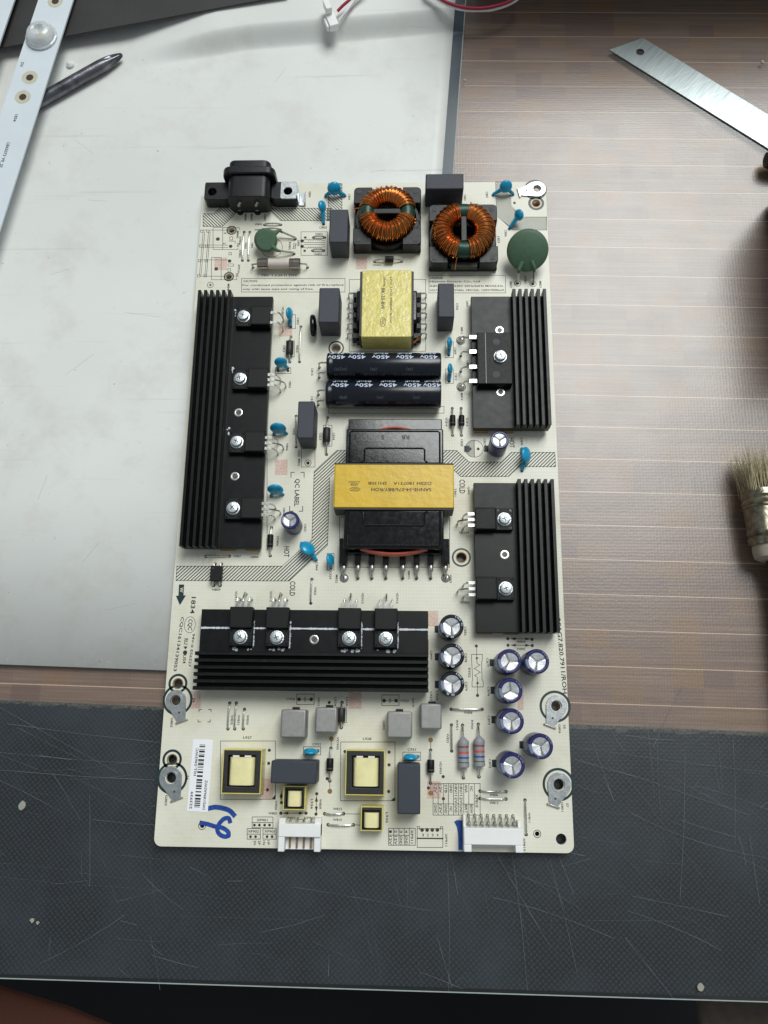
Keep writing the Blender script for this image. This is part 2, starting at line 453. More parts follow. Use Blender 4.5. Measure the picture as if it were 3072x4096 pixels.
# ------------------------------------------------------------------ mesh helpers
class MB:
    def __init__(s):
        s.v = []
        s.f = []

    def add(s, vs_, fs):
        o = len(s.v)
        s.v += [tuple(p) for p in vs_]
        s.f += [tuple(i + o for i in f) for f in fs]
        return s

    def box(s, x0, y0, z0, x1, y1, z1):
        x0, x1 = min(x0, x1), max(x0, x1)
        y0, y1 = min(y0, y1), max(y0, y1)
        return s.add([(x0, y0, z0), (x1, y0, z0), (x1, y1, z0), (x0, y1, z0), (x0, y0, z1), (x1, y0, z1), (x1, y1, z1), (x0, y1, z1)],
                     [(3, 2, 1, 0), (4, 5, 6, 7), (0, 1, 5, 4), (1, 2, 6, 5), (2, 3, 7, 6), (3, 0, 4, 7)])

    def extr(s, poly, O, U, W, L):
        """extrude a 2-D outline: O + u*U + v*W, along U x W by L"""
        O, U, W = Vector(O), Vector(U), Vector(W)
        D = U.cross(W).normalized() * L
        n = len(poly)
        a = [O + U * p[0] + W * p[1] for p in poly]
        return s.add(a + [p + D for p in a],
                     [tuple(range(n - 1, -1, -1)), tuple(range(n, 2 * n))] + [(i, (i + 1) % n, n + (i + 1) % n, n + i) for i in range(n)])

    def prism(s, poly, z0, z1):
        return s.extr(poly, (0, 0, z0), (1, 0, 0), (0, 1, 0), z1 - z0)

    def cyl(s, x, y, z0, z1, r, n=20, r2=None):
        return s.lathe([(0, z0), (r, z0), (r if r2 is None else r2, z1), (0, z1)], n, (x, y, 0))

    def lathe(s, prof, n=24, c=(0, 0, 0), mtx=None):
        vs_, fs, rows = [], [], []
        for r, z in prof:
            if r < 1e-6:
                rows.append([len(vs_)])
                vs_.append(Vector((0, 0, z)))
            else:
                rows.append(list(range(len(vs_), len(vs_) + n)))
                vs_ += [Vector((r * math.cos(2 * PI * k / n), r * math.sin(2 * PI * k / n), z)) for k in range(n)]
        for A, B in zip(rows, rows[1:]):
            for k in range(n):
                a0, a1 = A[k % len(A)], A[(k + 1) % len(A)]
                b0, b1 = B[k % len(B)], B[(k + 1) % len(B)]
                q = [a0]
                for t in (a1, b1, b0):
                    if t not in q:
                        q.append(t)
                if len(q) > 2:
                    fs.append(tuple(q))
        mtx = mtx or Matrix.Identity(3)
        c = Vector(c)
        return s.add([mtx @ p + c for p in vs_], fs)

    def tube(s, pts, r, n=8, closed=False, rads=None, flat=1.0):
        pts = [Vector(p) for p in pts]
        N_ = len(pts)
        vs_, fs = [], []
        up = Vector((0, 0, 1))
        for i, p in enumerate(pts):
            a = pts[i - 1] if (i > 0 or closed) else p
            b = pts[(i + 1) % N_] if (i < N_ - 1 or closed) else p
            t = (b - a).normalized()
            x = t.cross(up)
            if x.length < 0.05:
                x = t.cross(Vector((0, 1, 0)))
            x.normalize()
            y = x.cross(t).normalized()
            rr0 = rads[i] if rads else r
            for k in range(n):
                ang = 2 * PI * k / n
                vs_.append(p + x * rr0 * math.cos(ang) + y * rr0 * flat * math.sin(ang))
        m_ = N_ if closed else N_ - 1
        for i in range(m_):
            j = (i + 1) % N_
            for k in range(n):
                fs.append((i * n + k, i * n + (k + 1) % n, j * n + (k + 1) % n, j * n + k))
        if not closed:
            fs.append(tuple(range(n - 1, -1, -1)))
            fs.append(tuple(range((N_ - 1) * n, N_ * n)))
        return s.add(vs_, fs)

    def ell(s, c, rad, mtx=None, nu=20, nv=12):
        prof = [(math.sin(PI * k / nv), -math.cos(PI * k / nv)) for k in range(nv + 1)]
        D = Matrix.Diagonal(Vector(rad))
        return s.lathe([(max(0, a) if 0 < i < nv else 0, b) for i, (a, b) in enumerate(prof)], nu, c, (mtx or Matrix.Identity(3)) @ D)

    def ringplate(s, outer, inner, z0, z1):
        n = len(outer)
        vs_ = [(x, y, z1) for x, y in outer] + [(x, y, z1) for x, y in inner] + [(x, y, z0) for x, y in outer] + [(x, y, z0) for x, y in inner]
        fs = []
        for k in range(n):
            j = (k + 1) % n
            fs += [(k, j, n + j, n + k), (2 * n + j, 2 * n + k, 3 * n + k, 3 * n + j), (2 * n + k, 2 * n + j, j, k), (n + k, n + j, 3 * n + j, 3 * n + k)]
        return s.add(vs_, fs)

    def flat(s, poly, z):
        return s.add([(p[0], p[1], z) for p in poly], [tuple(range(len(poly)))])

    def ribbon(s, pts, w_, z, closed=False):
        pts = [Vector((p[0], p[1])) for p in pts]
        if closed:
            pts.append(pts[0])
        P = [pts[0]]
        for p in pts[1:]:
            if (p - P[-1]).length > 1e-5:
                P.append(p)
        n = len(P)
        if n < 2:
            return s
        loop = closed and (P[0] - P[-1]).length < 1e-5
        L_, R2 = [], []
        for k in range(n):
            if k == 0:
                d0 = (P[-1] - P[-2]).normalized() if loop else (P[1] - P[0]).normalized()
            else:
                d0 = (P[k] - P[k - 1]).normalized()
            if k == n - 1:
                d1 = (P[1] - P[0]).normalized() if loop else d0
            else:
                d1 = (P[k + 1] - P[k]).normalized()
            n0, n1 = Vector((-d0.y, d0.x)), Vector((-d1.y, d1.x))
            m_ = n0 + n1
            if m_.length < 1e-3:
                m_ = n0
            m_.normalize()
            m_ = m_ * (w_ / 2 / max(0.35, m_.dot(n0)))
            c = P[k]
            if not loop and k in (0, n - 1):
                c = c + (d1 if k else -d0) * w_ * 0.4
            L_.append((c.x + m_.x, c.y + m_.y, z))
            R2.append((c.x - m_.x, c.y - m_.y, z))
        s.add(L_ + R2, [(n + k, n + k + 1, k + 1, k) for k in range(n - 1)])
        return s

    def mesh(s, name, smooth=True):
        me = bpy.data.meshes.new(name)
        me.from_pydata([(a * S, b * S, c * S) for a, b, c in s.v], [], s.f)
        me.validate()
        if smooth:
            for p_ in me.polygons:
                p_.use_smooth = True
            me.set_sharp_from_angle(angle=R_(38))
        me.update()
        return me

    def build(s, name, mt, parent=None, loc=(0, 0, 0), rot=(0, 0, 0), bevel=0, seg=2, smooth=True):
        return put(name, s.mesh(name, smooth), mt, parent, loc, rot, bevel, seg)


def put(name, me, mt, parent=None, loc=(0, 0, 0), rot=(0, 0, 0), bevel=0, seg=2):
    o = bpy.data.objects.new(name, me)
    if not me.materials:
        me.materials.append(MT[mt] if isinstance(mt, str) else mt)
    o.location = Vector(loc) * S
    o.rotation_euler = (0, 0, rot) if isinstance(rot, (int, float)) else rot
    if parent is not None:
        o.parent = parent
    col.objects.link(o)
    if bevel:
        b = o.modifiers.new('edge_wear', 'BEVEL')
        b.width = bevel * S
        b.segments = seg
        b.limit_method = 'ANGLE'
        b.angle_limit = R_(40)
    return o


def empty(name, loc=(0, 0, 0)):
    o = bpy.data.objects.new(name, None)
    o.location = Vector(loc) * S
    o.empty_display_size = 0.01
    col.objects.link(o)
    return o


def tag(o, label=None, cat=None, group=None, kind=None):
    for k, v in (('label', label), ('category', cat), ('group', group), ('kind', kind)):
        if v:
            o[k] = v
    return o


def rr(w_, h_, r, n=4, cx=0, cy=0):
    out = []
    for qx, qy, a0 in ((1, 1, 0), (-1, 1, 90), (-1, -1, 180), (1, -1, 270)):
        for k in range(n + 1):
            a = R_(a0 + 90 * k / n)
            out.append((cx + qx * (w_ / 2 - r) + r * math.cos(a), cy + qy * (h_ / 2 - r) + r * math.sin(a)))
    return out


def circ(x, y, r, n=20, a0=0):
    return [(x + r * math.cos(a0 + 2 * PI * k / n), y + r * math.sin(a0 + 2 * PI * k / n)) for k in range(n)]


# ------------------------------------------------------------------ text: glyph outlines laid on surfaces
TXT = []      # (string, length, height, map function, group key)


def text_on(key, string, length, height, mp):
    TXT.append((string, length, height, mp, key))


def flush_text(groups):
    """groups: key -> (object name, material, parent)"""
    tmp = {}
    for st in {t[0] for t in TXT}:
        c = bpy.data.curves.new('t', 'FONT')
        c.body = st
        c.resolution_u = 2
        c.offset = 0.018
        o = bpy.data.objects.new('t', c)
        col.objects.link(o)
        tmp[st] = o
    bpy.context.view_layer.update()
    dg = bpy.context.evaluated_depsgraph_get()
    geo = {}
    for st, o in tmp.items():
        me = o.evaluated_get(dg).to_mesh()
        vs_ = [v.co.copy() for v in me.vertices]
        fs = [tuple(p.vertices) for p in me.polygons]
        xs = [v.x for v in vs_]
        ys = [v.y for v in vs_]
        geo[st] = (vs_, fs, min(xs), max(xs), min(ys), max(ys))
        o.evaluated_get(dg).to_mesh_clear()
    for o in tmp.values():
        c = o.data
        bpy.data.objects.remove(o)
        bpy.data.curves.remove(c)
    out = {}
    for st, L, H, mp, key in TXT:
        vs_, fs, x0, x1, y0, y1 = geo[st]
        pts = []
        for v in vs_:
            u = ((v.x - x0) / (x1 - x0) - 0.5) * L
            t = ((v.y - y0) / (y1 - y0) - 0.5) * H
            pts.append(mp(u, t))
        out.setdefault(key, MB()).add(pts, fs)
    for key, mb in out.items():
        nm, mt, par = groups[key]
        mb.build(nm, mt, par, smooth=False)['kind'] = 'stuff'


ZP = 0.03


def plane_map(c, rot, z=ZP):
    ca, sa = math.cos(rot), math.sin(rot)
    return lambda u, t: (c[0] + u * ca - t * sa, c[1] + u * sa + t * ca, z)


ROT = dict(U=0.0, R=-PI / 2, L=PI / 2, I=PI)


def silk(k, x, y, string, length, rot='R', h=24, dang=0.0, key='silk'):
    c = V(k, x, y)
    s = VW[k][2]
    e = V(k, x + 40, y)
    mmpx = (e - c).length / 40.0
    # length and height are in view pixels; lengths along board y are slightly foreshortened
    fy = 1.05 if rot in 'RL' else 1.0
    text_on(key, string, length * mmpx * fy, h * mmpx, plane_map(c, ROT[rot] + dang))


# ================================================================== THE PLACE
GZ = -4.6          # top of the clear cover sheet
e0, e1 = at(0, 3915, GZ), at(3072, 4010, GZ)
m0, m1 = at(0, 2800, GZ), at(3072, 2930, GZ)
tang = math.atan2(e1.y - e0.y, e1.x - e0.x) - R_(0.4)


def edge_y(x):
    return e0.y + (e1.y - e0.y) * (x - e0.x) / (e1.x - e0.x)


def mat_y(x):
    return m0.y + (m1.y - m0.y) * (x - m0.x) / (m1.x - m0.x)


XL, XR, YT = -420, 520, 620
# bench slab under everything
MB().prism([(XL, edge_y(XL) + 1.0), (XR, edge_y(XR) + 1.0), (XR, YT), (XL, YT)], GZ - 28, GZ - 2.42).build('table_top', 'seam')
tag(bpy.data.objects['table_top'], kind='structure')
table = bpy.data.objects['table_top']
# planks of the wood-print covering
pitch, gap = 15.6, 0.5
ang = math.atan2(m1.y - m0.y, m1.x - m0.x) * 0.75
d_ = Vector((math.cos(ang), math.sin(ang)))
n_ = Vector((-d_.y, d_.x))
me_cache = None
org = Vector(at(2200, 2368, GZ)[:2])
for k in range(-8, 46):
    c = org + n_ * (k * pitch + pitch / 2)
    if me_cache is None:
        me_cache = MB().box(-460, -(pitch - gap) / 2, -0.12, 460, (pitch - gap) / 2, 0).mesh('plank')
    put('plank', me_cache, 'wood', table, (c.x, c.y, GZ - 2.25), ang)
# black dotted mat along the front
mo = MB().prism([(XL, edge_y(XL) + 1.2), (XR, edge_y(XR) + 1.2), (XR, mat_y(XR)), (XL, mat_y(XL))], GZ - 2.2, GZ - 1.2).build('bench_mat', 'mat', bevel=0.3)
tag(mo, 'black dotted rubber mat along the front of the bench', 'mat')
# worn pale fringe where mat meets wood
random.seed(21)
fr_ = MB()
x = XL
while x < XR:
    L = random.uniform(1.5, 6)
    for q in range(3):
        w0 = random.uniform(0.3, 1.5)
        off = random.gauss(-0.2, 0.5)
        fr_.add([(x, mat_y(x) + off - w0, GZ - 1.18 + q * .01), (x + L, mat_y(x + L) + off - w0 * random.uniform(.3, 1), GZ - 1.18 + q * .01), (x + L, mat_y(x + L) + off * .5 + .2, GZ - 1.18 + q * .01), (x, mat_y(x) + off * .5 + .2, GZ - 1.18 + q * .01)], [(0, 1, 2, 3)])
    x += L * 0.9
fr_.build('worn_edge', 'worn', mo, smooth=False)['kind'] = 'stuff'
# clear cover sheet with its bright cut edge
cov = MB().prism([(XL, edge_y(XL)), (XR, edge_y(XR)), (XR, YT), (XL, YT)], GZ - 0.9, GZ).build('cover_sheet', 'cover')
tag(cov, 'clear scratched plastic sheet covering the whole bench top', 'cover sheet')
ed = MB()
ed.add([(XL, edge_y(XL) - 0.02, GZ - 0.9), (XR, edge_y(XR) - 0.02, GZ - 0.9), (XR, edge_y(XR) - 0.02, GZ + 0.02), (XL, edge_y(XL) - 0.02, GZ + 0.02),
        (XL, edge_y(XL) + 0.4, GZ + 0.02), (XR, edge_y(XR) + 0.4, GZ + 0.02)], [(0, 1, 2, 3), (3, 2, 5, 4)])
ed.build('cut_edge', 'cover_edge', cov)
sc = MB()
centres = [(random.uniform(0, 3072), random.uniform(2850, 3900), random.choice((8, 14, 28, 62, 78, 86))) for q in range(26)]
for k in range(210):
    cu, cv, ca_ = random.choice(centres)
    u, v = cu + random.gauss(0, 260), cv + random.gauss(0, 170)
    L = random.choice((60, 110, 180, 300, 520)) * random.uniform(0.5, 1.2)
    a = R_(ca_ + random.gauss(0, 9)) * (1 if random.random() < .85 else -1)
    p0 = Vector(at(u, v, GZ)[:2])
    d = Vector((math.cos(a), -math.sin(a)))
    L /= 9.3
    pts = []
    bend = random.gauss(0, 0.06)
    for t in range(9):
        q = p0 + d * (L * t / 8) + Vector((-d.y, d.x)) * (bend * L * (t / 8) ** 2 + random.gauss(0, 0.03))
        if q.y > mat_y(q.x) + 22 or q.y < edge_y(q.x) + 0.3:
            break
        pts.append(q)
    if len(pts) > 1:
        sc.ribbon(pts, random.choice((0.03, 0.04, 0.05, 0.07, 0.12)), GZ + 0.015)
for (a, b, c, d, w_) in ((0, 2830, 470, 3090, .2), (0, 3010, 640, 3060, .18), (30, 2895, 640, 2970, .2), (0, 3080, 620, 3120, .22), (70, 2910, 350, 3050, .16), (210, 3090, 320, 3280, .2),
                         (2280, 3030, 2560, 3110, .22), (2560, 3110, 3000, 3260, .18), (2500, 2940, 2700, 2960, .2), (2280, 2985, 3072, 3090, .14), (2270, 2660, 2500, 3010, .14),
                         (2050, 3420, 2110, 3960, .2), (2200, 3440, 2310, 3900, .16), (2500, 3750, 2690, 3990, .22), (1040, 3730, 1300, 3660, .18), (2740, 3020, 2720, 3600, .16),
                         (2930, 2900, 2940, 3380, .14), (1790, 3450, 1795, 3970, .16), (600, 3740, 640, 3960, .16)):
    sc.ribbon([at(a, b, GZ), at((a + c) / 2 + 6, (b + d) / 2 + 5, GZ), at(c, d, GZ)], w_ * 0.55, GZ + 0.016)
so = sc.build('scratches', 'scratch', cov, smooth=False)
so['kind'] = 'stuff'

# white sheet
WZ = GZ + 0.7
wr0, wr1 = at(1822, 0, WZ), at(1768, 700, WZ)
wl0, wl1 = at(0, 2655, WZ), at(660, 2678, WZ)


def lx(y):
    return wr0.x + (wr1.x - wr0.x) * (y - wr0.y) / (wr1.y - wr0.y)


def by(x):
    return wl0.y + (wl1.y - wl0.y) * (x - wl0.x) / (wl1.x - wl0.x)


cx_ = lx(by(40))
# the far part of the sheet rides up over a low ledge, leaving a soft fold
BAND = [at(u, v, WZ) for u, v in ((-400, 365), (200, 285), (508, 246), (834, 200), (997, 172), (1268, 150), (1600, 122), (1860, 98))]


def fold_y(x):
    if x <= BAND[0].x:
        return BAND[0].y
    for p, q in zip(BAND, BAND[1:]):
        if x <= q.x:
            return p.y + (q.y - p.y) * (x - p.x) / (q.x - p.x)
    return BAND[-1].y


def sheet_z(x, y):
    hgt_ = 7.5 * min(1.0, max(0.0, (x + 132) / 45.0))
    t_ = min(1.0, max(0.0, (y - fold_y(x) + 5.5) / 11.0))
    return WZ + hgt_ * t_ * t_ * (3 - 2 * t_)


def sheet_grid(xa, xb, nx, lift):
    """xa, xb: functions of y giving the left and right border"""
    g = MB()
    vs_, fs = [], []
    rows = [-1.0, -0.6, -0.3, -0.12] + [k / 14.0 for k in range(-14, 15)] + [2.5, 5.0]
    for i_ in range(nx + 1):
        u = i_ / nx
        for k_, rw in enumerate(rows):
            xe = xa(230) + (xb(230) - xa(230)) * u
            fy = fold_y(xe)
            y0_ = by(xe)
            if k_ < 4:
                y = y0_ + (fy - 8 - y0_) * k_ / 4.0
            elif k_ < 33:
                y = fy + 8 * (k_ - 18) / 14.0
            else:
                y = fy + 8 + (420 - fy - 8) * (k_ - 32) / 2.0
            x = xa(y) + (xb(y) - xa(y)) * u
            vs_.append((x, y, sheet_z(x, y) + lift))
    n = len(rows)
    for i_ in range(nx):
        for k_ in range(n - 1):
            fs.append((i_ * n + k_, (i_ + 1) * n + k_, (i_ + 1) * n + k_ + 1, i_ * n + k_ + 1))
    return g.add(vs_, fs)


def solid(o, th):
    m_ = o.modifiers.new('thickness', 'SOLIDIFY')
    m_.thickness = th * S
    m_.offset = -1
    return o


ws = solid(sheet_grid(lambda y: -300, lx, 60, 0).build('white_sheet', 'sheet'), 0.6)
tag(ws, 'large scuffed white plastic sheet under the left side of the circuit board', 'sheet')
solid(sheet_grid(lambda y: lx(y) + 0.03, lambda y: lx(y) + 5.2, 2, -0.12).build('edge_strip', 'sheet_edge', ws, smooth=False), 0.4)
solid(sheet_grid(lambda y: lx(y) + 5.23, lambda y: lx(y) + 5.7, 1, -0.08).build('edge_rim', 'sheet_rim', ws), 0.4)
MB().prism([(-300, by(-300) - 0.5), (cx_, by(cx_) - 0.5), (cx_, by(cx_) - 0.03), (-300, by(-300) - 0.03)], GZ + 0.02, WZ - 0.3).build('lower_rim', 'sheet_edge', ws)
sm = MB()
for k in range(34):
    u = random.choice((random.uniform(20, 165), random.uniform(340, 460), random.uniform(540, 650), random.uniform(200, 340)))
    v = 2646 + u * 0.035 + random.uniform(-16, -1)
    c = at(u, v, WZ)
    r = random.uniform(0.15, 0.7)
    sm.flat([(c.x + r * random.uniform(.5, 1.3) * math.cos(t) * 1.3, c.y + r * random.uniform(.5, 1.3) * math.sin(t) * 0.7) for t in [k2 * PI / 4 for k2 in range(8)]], WZ + 0.012)
for (a, b, L, ag) in ((640, 180, 60, 10), (1100, 330, 90, 60), (1480, 690, 70, 12), (350, 800, 90, -4), (300, 560, 120, -38), (260, 1500, 150, 40), (420, 2440, 130, 12), (520, 2520, 80, -30), (150, 2000, 110, 75), (500, 1250, 160, -8), (200, 1100, 90, 20), (330, 2250, 100, 55)):
    c = at(a, b, WZ)
    sm.ribbon([(c.x, c.y), (c.x + L / 9 * math.cos(R_(ag)), c.y + L / 9 * math.sin(R_(ag)))], 0.1, WZ + 0.012)
so = sm.build('smudges', 'smudge', ws, smooth=False)
so['kind'] = 'stuff'

# floor and things below the bench front
tag(MB().box(-1500, -1500, -760, 1500, 1500, -750).build('floor', 'floor'), kind='structure')
a = [at(-200, 3900, -120), at(60, 3980, -120), at(260, 4040, -120), at(450, 4120, -120), at(500, 4250, -120), at(200, 4500, -120), at(-300, 4500, -120)]
cl = MB().prism([(p.x, p.y) for p in reversed(a)], -128, -120).build('cushion', 'cloth', bevel=2.5, seg=4)
tag(cl, 'reddish brown fabric cushion in the dark below the bench at lower left', 'cushion')
a = at(2806, 4060, -90)
lg = MB().box(a.x, a.y - 80, -98, a.x + 120, a.y + 30, -90).build('stool_side', 'grey_brown', bevel=2)
tag(lg, 'dim grey brown wooden side below the bench at lower right', 'stool')

# ================================================================== CIRCUIT BOARD
BW, BH = 170.0, 308.754
board = empty('circuit_board', (0, 0, 0))
tag(board, 'cream power supply circuit board with black heat sinks and yellow transformers', 'circuit board')

HOLES = []        # (x, y, r) real through-holes


def hole(k, x, y, rv):
    c = V(k, x, y)
    HOLES.append((c.x, c.y, rv))
    return c


class Each:
    """a collector whose every piece becomes a part of its own"""

    def __init__(s):
        s.items = []

    def add(s, vs_, fs):
        s.items.append(MB().add(vs_, fs))

    def flat(s, poly, z):
        s.items.append(MB().flat(poly, z))


SILK, RINGS, DOTS, PADS = MB(), Each(), MB(), Each()
SW = 0.22


def sl(k, *pts, w_=SW, closed=False):
    SILK.ribbon([V(k, *p) for p in pts], w_, ZP, closed)


def srect(k, x0, y0, x1, y1, w_=SW):
    sl(k, (x0, y0), (x1, y0), (x1, y1), (x0, y1), w_=w_, closed=True)


def scirc(k, x, y, rv, w_=SW, mb=None, n=28, z=ZP):
    c = V(k, x, y)
    o_, i_ = circ(c.x, c.y, rv + w_ / 2, n), circ(c.x, c.y, rv - w_ / 2, n)
    mb = mb or SILK
    mb.add([(p[0], p[1], z) for p in o_] + [(p[0], p[1], z) for p in i_], [(t, (t + 1) % n, n + (t + 1) % n, n + t) for t in range(n)])


def dot(k, x, y, r=0.62, mb=None):
    c = V(k, x, y)
    (mb or DOTS).flat(circ(c.x, c.y, r, 12), ZP + 0.012)
    return c


def arrow(k, x0, y0, x1, y1):
    a, b = V(k, x0, y0), V(k, x1, y1)
    d = (b - a).normalized()
    nn = Vector((-d.y, d.x, 0))
    SILK.ribbon([a, b], SW, ZP)
    for p, dd in ((a, d), (b, -d)):
        SILK.flat([(p.x, p.y), ((p + dd * 2.2 + nn * 0.6).x, (p + dd * 2.2 + nn * 0.6).y), ((p + dd * 2.2 - nn * 0.6).x, (p + dd * 2.2 - nn * 0.6).y)], ZP + 0.004)


def hatch(polys_px, direction, sp=1.12):
    poly = [V(*q) for q in polys_px]
    SILK.ribbon(poly, SW, ZP, True)
    d = Vector((1, direction)).normalized()
    nn = Vector((-d.y, d.x))
    cs = [p.x * nn.x + p.y * nn.y for p in poly]
    t = min(cs) + sp / 2
    while t < max(cs):
        hits = []
        for a, b in zip(poly, poly[1:] + poly[:1]):
            fa, fb = a.x * nn.x + a.y * nn.y - t, b.x * nn.x + b.y * nn.y - t
            if (fa < 0) != (fb < 0):
                p = a + (b - a) * (fa / (fa - fb))
                hits.append(p.x * d.x + p.y * d.y)
        hits.sort()
        for u, v in zip(hits[::2], hits[1::2]):
            A = d * u + nn * t
            B = d * v + nn * t
            SILK.ribbon([A, B], 0.42, ZP)
        t += sp


hatch([('a', 145, 705), ('a', 265, 705), ('a', 345, 625), ('a', 1060, 645), ('a', 1560, 645), ('a', 1560, 782), ('a', 1000, 782), ('a', 880, 665), ('a', 540, 665), ('a', 360, 845), ('a', 145, 845)], -1)
hatch([('b', 178, 312), ('b', 358, 312), ('b', 358, 800), ('b', 165, 800), ('b', 165, 640), ('b', 178, 640)], -1)
hatch([('c', 892, 242), ('c', 1055, 242), ('c', 1055, 505), ('c', 1195, 632), ('c', 1455, 632), ('c', 1455, 772), ('c', 1075, 772), ('c', 905, 610)], -1)
hatch([('s', 708, 2265), ('s', 1128, 2265), ('s', 1248, 2158), ('s', 1257, 1885), ('s', 1347, 1802), ('s', 1400, 1802), ('s', 1400, 1849), ('s', 1370, 1860), ('s', 1319, 1910), ('s', 1310, 2181), ('s', 1157, 2324), ('s', 704, 2322)], 1)
hatch([('j', 120, 283), ('j', 295, 283), ('j', 430, 410), ('j', 790, 410), ('j', 900, 303), ('j', 1380, 303), ('j', 1388, 462), ('j', 985, 462), ('j', 865, 570), ('j', 340, 570), ('j', 265, 500), ('j', 120, 440)], 1)

# mounting holes with printed rings
for (k, x, y, rh, ri, ro) in (('a', 460, 888, 1.35, 1.9, 2.5), ('a', 430, 1400, 1.35, 1.9, 2.5), ('e', 345, 975, 2.0, 3.0, 3.7), ('j', 347, 1465, 2.2, 3.4, 4.2),
                              ('l', 143, 1200, 1.95, 3.1, 4.1), ('n', 245, 935, 1.9, 3.1, 4.1), ('c', 1340, 478, 2.0, 2.7, 3.9)):
    c = hole(k, x, y, rh)
    scirc(k, x, y, (ri + ro) / 2, ro - ri, RINGS)
    scirc(k, x, y, rh + 0.18, 0.36, PADS, z=ZP + 0.01)
for (k, x, y, ro, wd) in (('n', 305, 275, 5.9, 1.0), ('n', 245, 1140, 5.9, 1.0), ('q', 1305, 195, 6.0, 1.0), ('q', 1345, 1120, 6.0, 1.0)):
    scirc(k, x, y, ro, wd, RINGS, 40)
scirc('c', 1330, 330, 5.2, 0.8, RINGS, 40)
for (k, x, y, rh) in (('q', 1377, 1768, 2.15), ('q', 1093, 1705, 0.95), ('n', 575, 1668, 0.95), ('n', 285, 282, 2.1), ('n', 235, 1135, 2.2), ('q', 1310, 190, 2.1), ('q', 1345, 1120, 2.2), ('c', 1345, 328, 1.9)):
    hole(k, x, y, rh)
for (k, x, y) in (('q', 1093, 1705), ('n', 575, 1668), ('h', 1470, 558), ('a', 225, 1492)):
    scirc(k, x, y, 1.45, 0.25)
hole('h', 1470, 558, 0.8)
hole('a', 225, 1492, 0.6)

plate = MB().prism(rr(BW, BH, 3.0, 5), -1.6, 0).build('board_plate', 'pcb', board, smooth=False)
cut = MB()
for x, y, r in HOLES:
    cut.cyl(x, y, -3, 1.5, r, 20)
co_ = cut.build('cutter', 'hole', smooth=False)
bm_ = plate.modifiers.new('holes', 'BOOLEAN')
bm_.operation = 'DIFFERENCE'
bm_.solver = 'EXACT'
bm_.object = co_
bpy.context.view_layer.update()
me2 = bpy.data.meshes.new_from_object(plate.evaluated_get(bpy.context.evaluated_depsgraph_get()))
plate.modifiers.clear()
plate.data = me2
plate.data.materials.clear()
plate.data.materials.append(M('pcb'))
cm_ = co_.data
bpy.data.objects.remove(co_)
bpy.data.meshes.remove(cm_)

# pink inspection stamps
for (k, x0, y0, x1, y1) in (('h', 1105, 520, 1245, 690), ('m', 1425, 395, 1530, 570), ('m', 540, 1290, 680, 1480), ('n', 450, 180, 560, 370), ('p', 690, 1210, 870, 1440), ('o', 0, 980, 115, 1205),
                            ('q', 860, 60, 930, 240), ('b', 545, 1290, 690, 1450), ('d', 1090, 560, 1240, 680), ('a', 270, 1190, 410, 1330)):
    q = [V(k, x0, y0), V(k, x1, y0), V(k, x1, y1), V(k, x0, y1)]
    MB().flat(list(reversed([(p.x, p.y) for p in q])), ZP - 0.012).build('pink_stamp', 'pink', board, smooth=False)

# ------------------------------------------------------------------ heat sinks
PT, FT = 6.0, 11.4     # plate top, fin tip heights


def heat_sink(name_pts, horiz, holes_, grooves=()):
    """plate rectangle l,b,r,t (mm), fin centre lines list, fins run along y unless horiz"""
    (l, b, r, t), fins, fend = name_pts
    hs = MB()
    flo, fhi = min(fins) - 0.7, max(fins) + 0.7
    if not horiz:
        hs.box(min(l, flo), b, PT - 3, max(r, fhi), t, PT)
        hs.box(flo, b - 0.01, PT - 3.6, fhi, t + 0.01, PT + 0.25)
    else:
        hs.box(l, min(b, flo), PT - 3, r, max(t, fhi), PT)
        hs.box(l - 0.01, flo, PT - 3.6, r + 0.01, fhi, PT + 0.25)
    o = hs.build('heat_sink', 'alu_black', board, bevel=0.2)
    lo, hi = fend
    prof = [(-0.75, 0), (-0.62, 4.6), (-0.78, 5.0), (-0.6, 5.35), (0.6, 5.35), (0.78, 5.0), (0.62, 4.6), (0.75, 0)]
    for fx in fins:
        f = MB()
        if not horiz:
            f.extr([(-p[0], p[1]) for p in prof], (fx, hi, PT + 0.1), (-1, 0, 0), (0, 0, 1), hi - lo) if False else f.extr([(p[0], p[1]) for p in prof], (fx, hi, PT + 0.1), (1, 0, 0), (0, 0, 1), hi - lo)
        else:
            f.extr([(p[0], p[1]) for p in prof], (lo, fx, PT + 0.1), (0, 1, 0), (0, 0, 1), hi - lo)
        f.build('fin', 'alu_black2', o)
    # feet
    if not horiz:
        ft = [(l + 4, b + 1), (r - 4, b + 1), (l + 4, t - 1), (r - 4, t - 1)]
    else:
        ft = [(l + 1, b + 4), (r - 1, b + 4), (l + 1, t - 3), (r - 1, t - 3)]
    for x, y in ft:
        (MB().box(x - 3.2, y - 1.3, 0, x + 3.2, y + 1.3, PT - 3.01) if not horiz else MB().box(x - 1.3, y - 3.2, 0, x + 1.3, y + 3.2, PT - 3.01)).build('foot', 'copper_pad', o, bevel=0.2)
    for c in holes_:
        h_ = MB()
        h_.lathe([(1.95, PT + 0.012), (1.55, PT + 0.1), (1.15, PT + 0.02)], 20, (c.x, c.y, 0))
        h_.build('screw_hole', 'tin', o)
        MB().flat(circ(c.x, c.y, 1.2, 16), PT + 0.03).build('hole_floor', 'hole_floor', o)
    return o


def mean(*v):
    return sum(v) / len(v)


